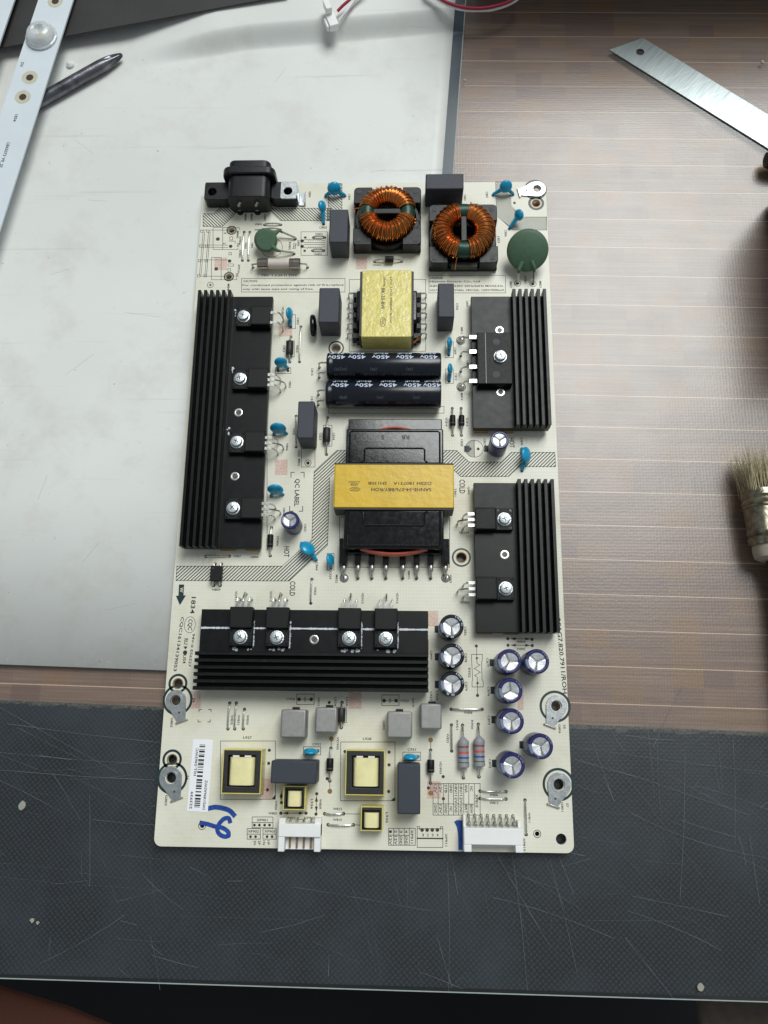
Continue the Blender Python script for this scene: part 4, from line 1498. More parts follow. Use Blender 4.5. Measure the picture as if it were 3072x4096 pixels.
def lid(x0, y0, x1, y1, k, letters):
    z = MZ - 1.2
    l, b, r, t = rect_top(k, x0, y0, x1, y1, z)
    if letters:
        b = yt_ + 0.8
    else:
        t = yb - 0.8
    o = MB().box(l, b, z - 3.2, r, t, z).build('bobbin_cover', 'bakelite', mt_, bevel=0.6, seg=3)

    def ridge(pts):
        MB().tube([(x_, y_, z + 0.05) for x_, y_ in pts], 0.38, 8).build('ridge', 'bakelite', o)
    if letters:
        ridge([(l + 1.6, b + 0.4), (l + 1.6, t - 1.8), (l + 2.4, t - 1.2), (r - 2.4, t - 1.2), (r - 1.6, t - 1.8), (r - 1.6, b + 0.4)])
        ridge([(l + 7.0, b + 0.6), (l + 8.2, b + 1.4), (l + 8.2, b + 6.4), (l + 9, b + 7.0), (r - 9, b + 7.0), (r - 8.2, b + 6.4), (r - 8.2, b + 1.4), (r - 7.0, b + 0.6)])
        for st, x, y in (('RR', 950, 352), ('5', 738, 352)):
            ctr = V(k, x, y, z)
            text_on('emboss', st, 3.6 if len(st) > 1 else 1.5, 2.0, plane_map(ctr, PI, z + 0.06))
    else:
        ridge([(l + 1.6, t - 0.4), (l + 1.6, b + 1.8), (l + 2.4, b + 1.2), (r - 2.4, b + 1.2), (r - 1.6, b + 1.8), (r - 1.6, t - 0.4)])
        ridge([(l + 7.0, t - 0.6), (l + 8.2, t - 1.4), (l + 8.2, t - 6.2), (l + 9, t - 6.8), (r - 9, t - 6.8), (r - 8.2, t - 6.2), (r - 8.2, t - 1.4), (r - 7.0, t - 0.6)])
    return l, b, r, t


lu = lid(388, 272, 1312, 592, 'i', True)
ll = lid(368, 1078, 1316, 1408, 'i', False)
# lower flange behind the upper cover and winding bulges
MB().box(lu[0] + 0.2, lu[3] - 1, 0.4, lu[2] - 0.2, lu[3] + 7.6, 5.2).build('flange', 'bakelite', mt_, bevel=0.4)
MB().box(ll[0] + 1.0, ll[1] - 0.8, 0.4, ll[2] - 1.0, ll[1] + 6, 6.0).build('flange', 'bakelite', mt_, bevel=0.4)
xm = (ll[0] + ll[2]) / 2
for (yy, sg, hw_) in ((lu[3], 1, 10.5), (ll[1], -1, 14.5)):
    wb = MB()
    for q in range(7):
        z_ = 5.6 + q * 0.8
        pts = [(xm + hw_ * u, yy + sg * ((0.5 + 2.0) * (1 - u * u) - 0.9), z_) for u in [-1 + 2 * v / 16 for v in range(17)]]
        wb.tube(pts, 0.5, 8)
    wb.build('winding', 'red_wire', mt_)
zt = MZ + 0.03
for st, x, y, ln, hh in (('SANHE-54-076/BBY/ROH', 912, 850, 570, 34), ('DZSH 180731A    SH130B', 897, 790, 600, 30), ('VDE', 467, 792, 62, 26), ('CQC', 472, 846, 72, 26)):
    ctr = V('i', x, y, MZ)
    mm = (V('i', x + 40, y, MZ) - ctr).length / 40
    text_on('trafo', st, ln * mm, hh * mm, plane_map(ctr, PI, zt))
cq = MB()
ctr = V('i', 472, 846, MZ)
o_, i_ = [(ctr.x + 2.35 * math.cos(a), ctr.y + 0.95 * math.sin(a)) for a in [q * PI / 16 for q in range(32)]], [(ctr.x + 2.15 * math.cos(a), ctr.y + 0.78 * math.sin(a)) for a in [q * PI / 16 for q in range(32)]]
cq.add([(*p, zt) for p in o_] + [(*p, zt) for p in i_], [(q, (q + 1) % 32, 32 + (q + 1) % 32, 32 + q) for q in range(32)])
ctr = V('i', 467, 792, MZ)
cq.ribbon([(ctr.x - 2.3, ctr.y + 0.9), (ctr.x + 2.3, ctr.y + 0.9), (ctr.x + 1.2, ctr.y - 0.9), (ctr.x - 1.2, ctr.y - 0.9)], 0.16, zt, True)
cq.build('emblem', 'black_ink', mt_, smooth=False)
for q, x in enumerate((365, 500, 632, 765, 925, 1057, 1190, 1328)):
    a = V('i', x, 1550, 3.0)
    f = V('i', x + (5 if q in (0, 7) else 2), 1690, 0)
    ytop = ll[1] + (6 if q in (0, 7) else 1)
    MB().box(a.x - 1.7 if q in (0, 7) else a.x - 1.3, a.y - 0.6, 0, a.x + 1.7 if q in (0, 7) else a.x + 1.3, ytop, 5.6 if q in (0, 7) else 4.4).build('pin_post', 'bakelite', mt_, bevel=0.2)
    MB().tube([(a.x, a.y + 1, 3.0), (a.x + 0.1, a.y - 1.2, 3.1), (f.x, f.y + 1.0, 2.4), (f.x, f.y, 1.4), (f.x, f.y, -3.2)], 0.5, 8).build('pin', 'tin', mt_)
    mid = Vector((a.x + 0.15, a.y - 1.9, 2.9))
    MB().ell(mid, (1.15, 2.2, 1.0), None, 12, 8).build('solder_blob', 'solder', mt_)
    if q in (0, 7):
        MB().lathe([(0, 0.5), (1.0, 0.42), (1.6, 0.05)][::-1], 20, (f.x, f.y, 0)).build('solder_pad', 'solder', mt_)
        scirc('i', x + 5, 1690, 1.8, 0.28)
    else:
        DOTS.flat(circ(f.x, f.y, 0.75, 12), ZP + 0.012)


# ------------------------------------------------------------------ square yellow inductors
def inductor(k, x0, y0, x1, y1, wx0, wy0, wx1, wy1, z, big):
    l, b, r, t = rect_top(k, x0, y0, x1, y1, z)
    o = MB().ringplate([(l, b), (r, b), (r, t), (l, t)], [(l + .38, b + .38), (r - .38, b + .38), (r - .38, t - .38), (l + .38, t - .38)], 0.5, z - 0.15).build('inductor', 'tape_pale', board)
    wl, wb_, wr, wt = rect_top(k, wx0, wy0, wx1, wy1, z)
    e = 0.4
    outer = [(l + e, b + e), (r - e, b + e), (r - e, t - e), (l + e, t - e)]
    inner = [(wl - 0.5, wb_ - 0.5), (wr + 0.5, wb_ - 0.5), (wr + 0.5, wt + 0.9), (wl - 0.5, wt + 0.9)]
    MB().ringplate(outer, inner, 0.6, z).build('core', 'ferrite', o, bevel=0.2)
    MB().box(wl - 0.6, wb_ - 0.6, z - 3.2, wr + 0.6, wt + 1, z - 2.0).build('core_floor', 'bakelite', o)
    n = 14
    wn = MB()
    prof = [(wl + (wr - wl) * q / n, z - 1.6 + 1.9 * math.sqrt(max(0, 1 - (2 * q / n - 1) ** 4))) for q in range(n + 1)]
    prof = prof + [(wr, z - 3.1), (wl, z - 3.1)]
    wn.extr([(p[0], p[1]) for p in prof], (0, wt, 0), (1, 0, 0), (0, 0, 1), wt - wb_)
    wo = wn.build('winding_tape', 'tape_light', o, bevel=0.15)
    if big:
        MB().tube([(wl + 1.2, wt - 1.2, z - 0.1), (wl + 2.4, (wb_ + wt) / 2, z + 0.12), (wl + 5.0, wb_ + 0.8, z + 0.2)], 0.3, 6, flat=0.5).build('tape_fold', 'tape_light', wo)
        for q in (0.25, 0.72):
            x_ = wl + (wr - wl) * q
            MB().box(x_ - 1.3, wt + 0.1, z - 2.1, x_ + 1.3, wt + 0.8, z - 0.6).build('terminal', 'paper', o)
    else:
        MB().box((wl + wr) / 2 - 0.12, wb_ + 0.05, z + 0.1, (wl + wr) / 2 + 0.12, wt - 0.05, z + 0.32).build('tape_fold', 'tape_light', wo)
    return o


inductor('n', 797, 822, 1230, 1316, 870, 910, 1150, 1222, 9.0, True)
inductor('o', 917, 664, 1352, 1166, 1002, 752, 1280, 1068, 9.0, True)
inductor('o', 228, 1062, 474, 1328, 272, 1118, 428, 1290, 8.0, False)
inductor('o', 1087, 1288, 1330, 1560, 1118, 1358, 1288, 1526, 8.0, False)

# grey metal-cased coils
for (k, x0, y0, x1, y1, z) in (('o', 200, 215, 478, 530, 9.5), ('o', 582, 192, 822, 474, 9.5), ('p', 160, 285, 495, 638, 9.5), ('p', 604, 180, 885, 522, 9.5)):
    l, b, r, t = rect_top(k, x0, y0, x1, y1, z)
    cc_ = MB().box(l, b, 0.4, r, t, z).build('cased_coil', 'silver_case', board, bevel=0.7, seg=3)
    MB().box(l + 3.5, t - 0.3, 0, l + 6.5, t + 1.0, 1.6).build('terminal', 'plastic_black', cc_, bevel=0.2)


# ------------------------------------------------------------------ axial parts and jumper wires
def wire_pts(a, b, h, n=10):
    out = [(a.x, a.y, -3.2), (a.x, a.y, 0.1)]
    for q in range(n + 1):
        t = q / n
        p = a + (b - a) * t
        out.append((p.x, p.y, 0.25 + h * (1 - (2 * t - 1) ** 4)))
    return out + [(b.x, b.y, 0.1), (b.x, b.y, -3.2)]


def jumper(k, x0, y0, x1, y1, h=0.9, r=0.36):
    a, b = V(k, x0, y0), V(k, x1, y1)
    MB().tube(wire_pts(a, b, h), r, 8).build('jumper_wire', 'tin', board)
    for p in (a, b):
        DOTS.flat(circ(p.x, p.y, 0.72, 12), ZP + 0.012)


for q in (('a', 825, 828, 1005, 828), ('a', 600, 908, 580, 1222), ('a', 662, 908, 645, 1222), ('a', 1365, 968, 1490, 968), ('a', 1355, 1113, 1480, 1113), ('a', 830, 880, 1000, 884),
          ('d', 1337, 572, 1322, 960), ('h', 345, 1592, 602, 1590), ('l', 1625, 48, 1613, 312), ('h', 1515, 1845, 1503, 2080), ('l', 715, 1418, 700, 1700), ('n', 882, 310, 862, 595),
          ('n', 955, 310, 938, 595), ('n', 1045, 380, 1032, 595), ('p', 1012, 255, 1422, 257), ('p', 1015, 465, 1018, 808), ('q', 415, 1197, 722, 1205), ('q', 415, 1285, 722, 1292),
          ('q', 948, 1305, 962, 1712), ('o', 688, 1368, 898, 1368), ('o', 727, 1490, 1005, 1492), ('h', 1340, 40, 1340, 380)):
    if q[0] == 'h' and q[2] == 1845 or q[0] == 'l' and q[1] == 715:
        continue
    jumper(*q)


def axial(name, k, x0, y0, x1, y1, cx, cy, blen, rad, mt, bands=(), z=None, shape='cyl'):
    """leads enter at (x0,y0) and (x1,y1); body centre (cx,cy) measured at its mid height"""
    z = z or rad + 0.5
    a, b = V(k, x0, y0), V(k, x1, y1)
    c = V(k, cx, cy, z)
    d = (b - a).normalized()
    lat = (c - a) - d * (c - a).dot(d)
    lat.z = 0
    a2, b2 = a, b
    L = blen
    rot = Vector((d.x, d.y, 0)).to_track_quat('Z', 'Y').to_matrix()
    cc = a + d * (c - a).dot(d)
    cc.z = z
    if shape == 'cyl':
        prof = [(0, -L / 2), (rad * 0.9, -L / 2), (rad, -L / 2 + 0.25), (rad, L / 2 - 0.25), (rad * 0.9, L / 2), (0, L / 2)]
    else:
        prof = [(0, -L / 2 - 1.5), (0.6, -L / 2 - 1.3), (rad * 0.95, -L / 2 + 0.4), (rad, -L / 2 + 1.3), (rad * 0.9, -L / 2 + 2.4), (rad * 0.9, L / 2 - 2.4), (rad, L / 2 - 1.3), (rad * 0.95, L / 2 - 0.4), (0.6, L / 2 + 0.2), (0, L / 2 + 0.3)]
    o = MB().lathe(prof, 24, cc, rot).build(name, mt, board)
    for p, sg in ((a, -1), (b, 1)):
        e = cc + d * sg * (L / 2 - 0.2)
        q1 = Vector((p.x, p.y, 0))
        dist = (Vector((e.x, e.y, 0)) - q1).length
        MB().tube([e, (e + q1) / 2 + Vector((0, 0, z * 0.35)), q1 + (e - q1) * 0.12 + Vector((0, 0, 0.9)), (q1.x, q1.y, 0.1), (q1.x, q1.y, -3.2)], 0.36, 8).build('lead', 'tin', o)
        DOTS.flat(circ(p.x, p.y, 0.72, 12), ZP + 0.012)
    for off, wd, bm in bands:
        rb = rad + 0.03 if shape == 'cyl' else rad * 0.92 + 0.04
        MB().lathe([(rb, off - wd / 2), (rb, off + wd / 2)], 24, cc, rot).build('band', bm, o)
    return o


axial('diode', 'b', 790, 1350, 1150, 1348, 985, 1325, 4.2, 1.5, 'epoxy', ((-1.6, 0.4, 'core_grey'),))
axial('ferrite_bead', 'd', 1228, 685, 1215, 962, 1215, 805, 6.4, 1.75, 'ferrite')
axial('ferrite_bead', 'i', 215, 168, 205, 517, 206, 330, 6.4, 1.75, 'ferrite')
axial('diode', 'i', 1396, 80, 1400, 335, 1396, 195, 4.8, 1.3, 'epoxy', ((1.4, 0.5, 'core_grey'),))
axial('diode', 'i', 1480, 80, 1484, 335, 1482, 195, 4.8, 1.3, 'epoxy', ((1.4, 0.5, 'core_grey'),))
axial('diode', 'h', 1068, 1275, 1055, 1585, 1058, 1420, 5.6, 1.3, 'epoxy', ((1.7, 0.5, 'core_grey'),))
axial('diode', 'o', 757, 645, 745, 1005, 750, 825, 5.0, 1.45, 'epoxy', ((1.5, 0.6, 'core_grey'),))
axial('diode', 'p', 738, 800, 738, 1235, 738, 1010, 5.0, 1.5, 'epoxy', ((1.5, 0.6, 'core_grey'),))
axial('ferrite_bead', 'o', 880, 138, 872, 415, 876, 275, 5.6, 1.75, 'ferrite')
for (x0, y0, x1, y1, cx, cy) in ((1162, 468, 1175, 1165, 1172, 850), (1370, 455, 1382, 1152, 1378, 835)):
    axial('resistor', 'p', x0, y0, x1, y1, cx, cy, 11.0, 2.35, 'resistor', ((-2.9, 0.75, 'band_brown'), (-0.65, 0.75, 'band_red'), (1.4, 0.65, 'band_blue'), (3.5, 0.8, 'band_green')), 2.8, 'res')

# fuse
c = V('a', 985, 1258, 3.6)
rot = Matrix.Rotation(PI / 2, 3, 'Y')
fu = MB().lathe([(2.35, -5.0), (2.35, 5.0)], 28, c, rot).build('fuse', 'glass_tube', board)
for sg in (-1, 1):
    MB().lathe([(0, sg * 10.4), (2.3, sg * 10.4), (2.6, sg * 10.1), (2.6, sg * 5.2), (2.35, sg * 5.0)], 28, c, rot).build('end_cap', 'nickel', fu)
    f = V('a', 698 if sg < 0 else 1300, 1300)
    MB().tube([(c.x + sg * 10.3, c.y, c.z), (f.x, c.y - 0.3, c.z - 0.1), (f.x, f.y, 2.0), (f.x, f.y, -3.2)], 0.4, 8).build('lead', 'tin', fu)
    DOTS.flat(circ(f.x, f.y, 0.75, 12), ZP + 0.012)
# ferrite loop bead standing next to the film capacitor
c = V('e', 82, 725, 4.2)
pts = [(c.x + 0.6 * math.sin(t * .5), c.y + 4.0 * math.cos(t), 4.2 + 3.0 * math.sin(t)) for t in [q * 2 * PI / 28 for q in range(28)]]
MB().tube(pts, 1.35, 12, True).build('ferrite_loop', 'bakelite', board)
# optocoupler
l, b, r, t = rect_top('h', 388, 1692, 512, 1862, 4.0)
op = MB().box(l, b, 0.8, r, t, 4.0).build('optocoupler', 'epoxy', board, bevel=0.3)
MB().cyl(l + 1.2, t - 1.2, 3.95, 4.03, 0.4, 10).build('pin_mark', 'core_grey', op)
for x_ in (l + 1.0, r - 1.0):
    for sg, yy in ((1, t), (-1, b)):
        MB().tube([(x_, yy - sg * 0.3, 2.2), (x_, yy + sg * 1.0, 2.1), (x_, yy + sg * 1.4, 1.2), (x_, yy + sg * 1.4, -3.2)], 0.36, 8).build('pin', 'tin', op)
        DOTS.flat(circ(x_, yy + sg * 1.4, 0.7, 12), ZP + 0.012)


# ------------------------------------------------------------------ terminal lugs
def lug(k, x, y, tx, ty, rout, rin):
    c = V(k, x, y)
    e = V(k, tx, ty)
    d = Vector((e.x - c.x, e.y - c.y))
    L = d.length
    a0 = math.atan2(d.y, d.x)
    n = 40
    outer, inner = [], []
    hw = 1.6
    th = math.acos(min(0.95, max(-0.9, (rout - hw) / L)))
    for q in range(n):
        a = -PI + 2 * PI * q / n
        if abs(a) < th:
            # straight flanks to the narrow tongue
            t = a / th
            px_, py_ = (L, hw * (t / 0.25)) if abs(t) < 0.25 else (L + (rout * math.cos(th) - L) * (abs(t) - 0.25) / 0.75, math.copysign(hw + (rout * math.sin(th) - hw) * (abs(t) - 0.25) / 0.75, t))
        else:
            px_, py_ = rout * math.cos(a), rout * math.sin(a)
        outer.append((px_, py_))
        inner.append((rin * math.cos(a), rin * math.sin(a)))
    o = MB().ringplate(outer, inner, 0.05, 0.75).build('terminal_lug', 'lug', board, (c.x, c.y, 0), a0, 0.12)
    MB().ringplate(circ(0, 0, rin + 0.75, 32), circ(0, 0, rin + 0.02, 32), 0.6, 0.95).build('collar', 'lug', o)
    MB().box(L - 0.5, -2.7, -2.6, L + 0.25, 2.7, 0.9).build('folded_tab', 'solder', o, bevel=0.2)
    MB().cyl(rout + 1.0, 0, 0.7, 0.79, 0.45, 12).build('pip', 'hole', o)


lug('n', 290, 280, 355, 515, 4.3, 2.25)
lug('n', 232, 1138, 300, 1378, 4.7, 2.35)
lug('q', 1318, 188, 1240, 430, 4.3, 2.25)
lug('q', 1350, 1120, 1280, 1375, 4.7, 2.35)
lug('c', 1348, 328, 1145, 368, 4.3, 2.0)

# ------------------------------------------------------------------ mains inlet
zb = 13.5
xa, xb = V('a', 412, 380, zb).x, V('a', 868, 380, zb).x
yf, ylip, yend = V('a', 640, 512, zb).y, V('a', 640, 262, zb + 1).y, V('a', 640, 112, zb).y
xm = (xa + xb) / 2
wd = xb - xa
inl = MB()
prof = rr(wd, zb - 0.4, 3.2, 5, 0, zb / 2 + 0.2)
inl.extr(prof, (xm, ylip, 0), (1, 0, 0), (0, 0, 1), ylip - yf)
io = inl.build('mains_inlet', 'plastic_black', board, bevel=0.3)
MB().extr(rr(wd + 5.4, zb + 2.6, 4.0, 5, 0, zb / 2 + 0.3), (xm, ylip + 4.0, 0), (1, 0, 0), (0, 0, 1), 4.0).build('lip', 'plastic_black', io, bevel=0.6)
MB().extr(rr(wd + 0.4, zb - 0.2, 3.4, 5, 0, zb / 2 + 0.3), (xm, yend, 0), (1, 0, 0), (0, 0, 1), yend - ylip - 4.0).build('socket_shroud', 'plastic_black', io, bevel=0.4)
ez = 7.0
l1, b1, r1, t1 = rect_top('a', 160, 352, 1172, 545, ez)
ears = MB()
for sg, xo in ((-1, l1), (1, r1)):
    hx = V('a', 245 if sg < 0 else 1085, 460, ez)
    e_ = MB()
    x_in = xa - 0.1 if sg < 0 else xb + 0.1
    ou = []
    for q in range(32):
        a = 2 * PI * q / 32
        ca, sa = math.cos(a), math.sin(a)
        # rectangle outline reached along each direction from the hole
        tx = ((max(x_in, xo) - hx.x) / ca) if ca > 1e-6 else ((min(x_in, xo) - hx.x) / ca) if ca < -1e-6 else 1e9
        ty = ((t1 - hx.y) / sa) if sa > 1e-6 else ((b1 - hx.y) / sa) if sa < -1e-6 else 1e9
        tt = min(tx, ty)
        ou.append((hx.x + tt * ca, hx.y + tt * sa))
    e_.ringplate(ou, circ(hx.x, hx.y, 2.0, 32), 0.3, ez)
    e_.build('ear', 'plastic_black', io, bevel=0.3)
    if sg > 0:
        l2, b2, r2, t2 = rect_top('a', 1000, 350, 1178, 540, ez + 0.4)
        ou = []
        for q in range(32):
            a = 2 * PI * q / 32
            ca, sa = math.cos(a), math.sin(a)
            tx = ((r2 - hx.x) / ca) if ca > 1e-6 else ((l2 - hx.x) / ca) if ca < -1e-6 else 1e9
            ty = ((t2 - hx.y) / sa) if sa > 1e-6 else ((b2 - hx.y) / sa) if sa < -1e-6 else 1e9
            tt = min(tx, ty)
            ou.append((hx.x + tt * ca, hx.y + tt * sa))
        MB().ringplate(ou, circ(hx.x, hx.y, 2.05, 32), ez + 0.05, ez + 0.55).build('earth_plate', 'lug', io, bevel=0.2)
        MB().box(r2 - 0.1, b2 + 1.5, 1.0, r2 + 0.5, t2 - 2.0, ez + 0.5).build('earth_tab', 'lug', io, bevel=0.15)
        MB().box(r2 + 0.5, b2 + 0.8, 0.2, r2 + 3.4, t2 - 1.5, 0.8).build('earth_foot', 'lug', io, bevel=0.2)
        MB().box(r2 + 3.2, b2 + 1.2, 0.2, r2 + 3.8, t2 - 2.2, 2.6).build('earth_fold', 'lug', io, bevel=0.15)
for xx in (552, 745):
    p = V('a', xx, 520, 9)
    f = V('a', xx + 6, 690, 0)
    MB().tube([(p.x, yf + 1, 8.6), (p.x, yf - 1.0, 8.4), (f.x, f.y + 1.5, 5.2), (f.x, f.y, 2.2), (f.x, f.y, -3.2)], 1.35, 12, flat=0.6).build('pin', 'tin', io)
    DOTS.flat(circ(f.x, f.y, 1.7, 16), ZP + 0.012)

# ------------------------------------------------------------------ white connectors
# 4-way header on the front edge
hz = 6.5
l, b, r, t = rect_top('t', 290, 640, 1085, 1150, hz)
r = V('t', 1225, 900, hz).x
b = -BH / 2 - 0.3
cn = MB().box(l, b + 5.6, 1.0, r, t, hz).build('white_header', 'white_nylon', board, bevel=0.3)
MB().box(l, b, 0.02, l + 2.6, t + 2.0, hz - 0.3).build('side_wall', 'white_nylon', cn, bevel=0.3)
MB().box(r - 2.6, b, 0.02, r, t + 2.0, hz - 1.0).build('side_wall', 'white_nylon', cn, bevel=0.3)
MB().box(l + 2.6, b + 0.3, 0.02, r - 2.6, b + 5.7, 1.4).build('mouth_floor', 'white_nylon', cn)
for q in range(4):
    x_ = l + 4.2 + q * (r - l - 8.4) / 3
    MB().tube([(x_, t + 1.6, -3.2), (x_, t + 1.6, 1.8), (x_, t + 1.0, 2.4), (x_, t - 0.5, 2.5)], 0.35, 8).build('pin', 'tin', cn)
    MB().box(x_ - 0.35, b + 0.8, 1.4, x_ + 0.35, b + 5.6, 2.2).build('contact', 'copper_pad', cn)
# 8-way (two row) header at the right
hz = 8.0
l, b, r, t = rect_top('r', 185, 690, 1415, 1040, hz)
bl = V('r', 700, 1190, hz).y
cn = MB().box(l, b, 1.0, r, t, hz).build('white_header', 'white_nylon', board, bevel=0.3)
w1 = V('r', 345, 1100, hz).x
w2 = V('r', 1255, 1100, hz).x
MB().box(l, bl, 0.02, w1, b + 0.01, hz - 0.05).build('side_wall', 'white_nylon', cn, bevel=0.25)
MB().box(w2, bl, 0.02, r, b + 0.01, hz - 0.05).build('side_wall', 'white_nylon', cn, bevel=0.25)
MB().box(w1, bl + 1.0, 0.02, w2, b + 0.01, 1.6).build('mouth_floor', 'white_nylon', cn)
MB().box(l, t - 0.1, 0.02, l + 1.0, t + 4.5, 5.0).build('side_rail', 'white_nylon', cn, bevel=0.2)
MB().box(r - 1.6, t - 0.1, 0.02, r - 0.4, t + 2.5, 5.0).build('side_rail', 'white_nylon', cn, bevel=0.2)
for q in range(8):
    x_ = V('r', 285 + 133 * q, 560, 2).x
    for rw, yy in ((0, t + 3.8), (1, t + 1.1)):
        MB().tube([(x_ + 0.25 * rw, yy, -3.2), (x_ + 0.25 * rw, yy, 2.6 + rw), (x_ + 0.25 * rw, yy - 0.5, 3.4 + rw), (x_ + 0.25 * rw, t - 0.8, 3.5 + rw)], 0.42, 8).build('pin', 'tin', cn)
        DOTS.flat(circ(x_ + .25 * rw, yy, 0.65, 10), ZP + 0.012)

# ------------------------------------------------------------------ sticker with bar code
pts = [V('n', 480, 710), V('n', 698, 716), V('n', 640, 1515), V('n', 408, 1505)]
stk = MB().prism([(p.x, p.y) for p in reversed(pts)], 0.05, 0.16).build('bar_code_sticker', 'paper', board)
bars = MB()
A, B = V('n', 582, 770), V('n', 520, 1478)
ax = (B - A)
Lb = ax.length
ax.normalize()
pn = Vector((-ax.y, ax.x, 0))
s_ = 0.0
random.seed(3)
while s_ < Lb:
    wd_ = random.choice((0.25, 0.25, 0.5, 0.75))
    p = A + ax * s_
    q = A + ax * min(Lb, s_ + wd_)
    bars.flat([((p - pn * 1.2).x, (p - pn * 1.2).y), ((q - pn * 1.2).x, (q - pn * 1.2).y), ((q + pn * 1.2).x, (q + pn * 1.2).y), ((p + pn * 1.2).x, (p + pn * 1.2).y)], 0.18)
    s_ += wd_ + random.choice((0.3, 0.3, 0.55, 0.8))
bars.build('bar_code', 'black_ink', stk, smooth=False)
da = math.atan2(A.y - B.y, A.x - B.x)
for st, x, y, ln in (('HLL-5465WC', 510, 960, 280), ('223939', 458, 1385, 175), ('DPD1896A5WZ', 610, 1325, 295)):
    ctr = V('n', x, y)
    mm = (V('n', x + 40, y) - ctr).length / 40
    text_on('sticker', st, ln * mm * 1.04, 30 * mm, plane_map(ctr, da, 0.18))

# blue marker scribbles
mk = MB()


def stroke(k, pts, w0, sub=6):
    P = [V(k, *p) for p in pts]
    out = []
    for i_ in range(len(P) - 1):
        p0, p1, p2, p3 = P[max(0, i_ - 1)], P[i_], P[i_ + 1], P[min(len(P) - 1, i_ + 2)]
        for q in range(sub):
            t = q / sub
            out.append(0.5 * ((2 * p1) + (p2 - p0) * t + (2 * p0 - 5 * p1 + 4 * p2 - p3) * t * t + (3 * p1 - p0 - 3 * p2 + p3) * t ** 3))
    out.append(P[-1])
    for i_ in range(0, len(out) - 1, 5):
        mk.ribbon(out[i_:i_ + 6], w0, 0.05 + 0.0012 * len(mk.f))


stroke('n', [(648, 1475), (720, 1462), (800, 1472), (880, 1500), (930, 1550)], 1.9)
stroke('n', [(565, 1635), (640, 1650), (720, 1675), (800, 1690), (860, 1730), (868, 1775), (820, 1785), (765, 1755), (745, 1700), (770, 1640), (820, 1590), (870, 1585), (885, 1620)], 1.7)
stroke('r', [(30, 560), (70, 640), (95, 760), (105, 900), (108, 1020), (110, 1105)], 1.5)
stroke('r', [(120, 560), (120, 700), (130, 900), (125, 1100)], 1.5)
stroke('r', [(60, 560), (100, 680), (120, 820)], 1.6)
mk.build('marker_scribble', 'marker', board, smooth=False)['kind'] = 'stuff'

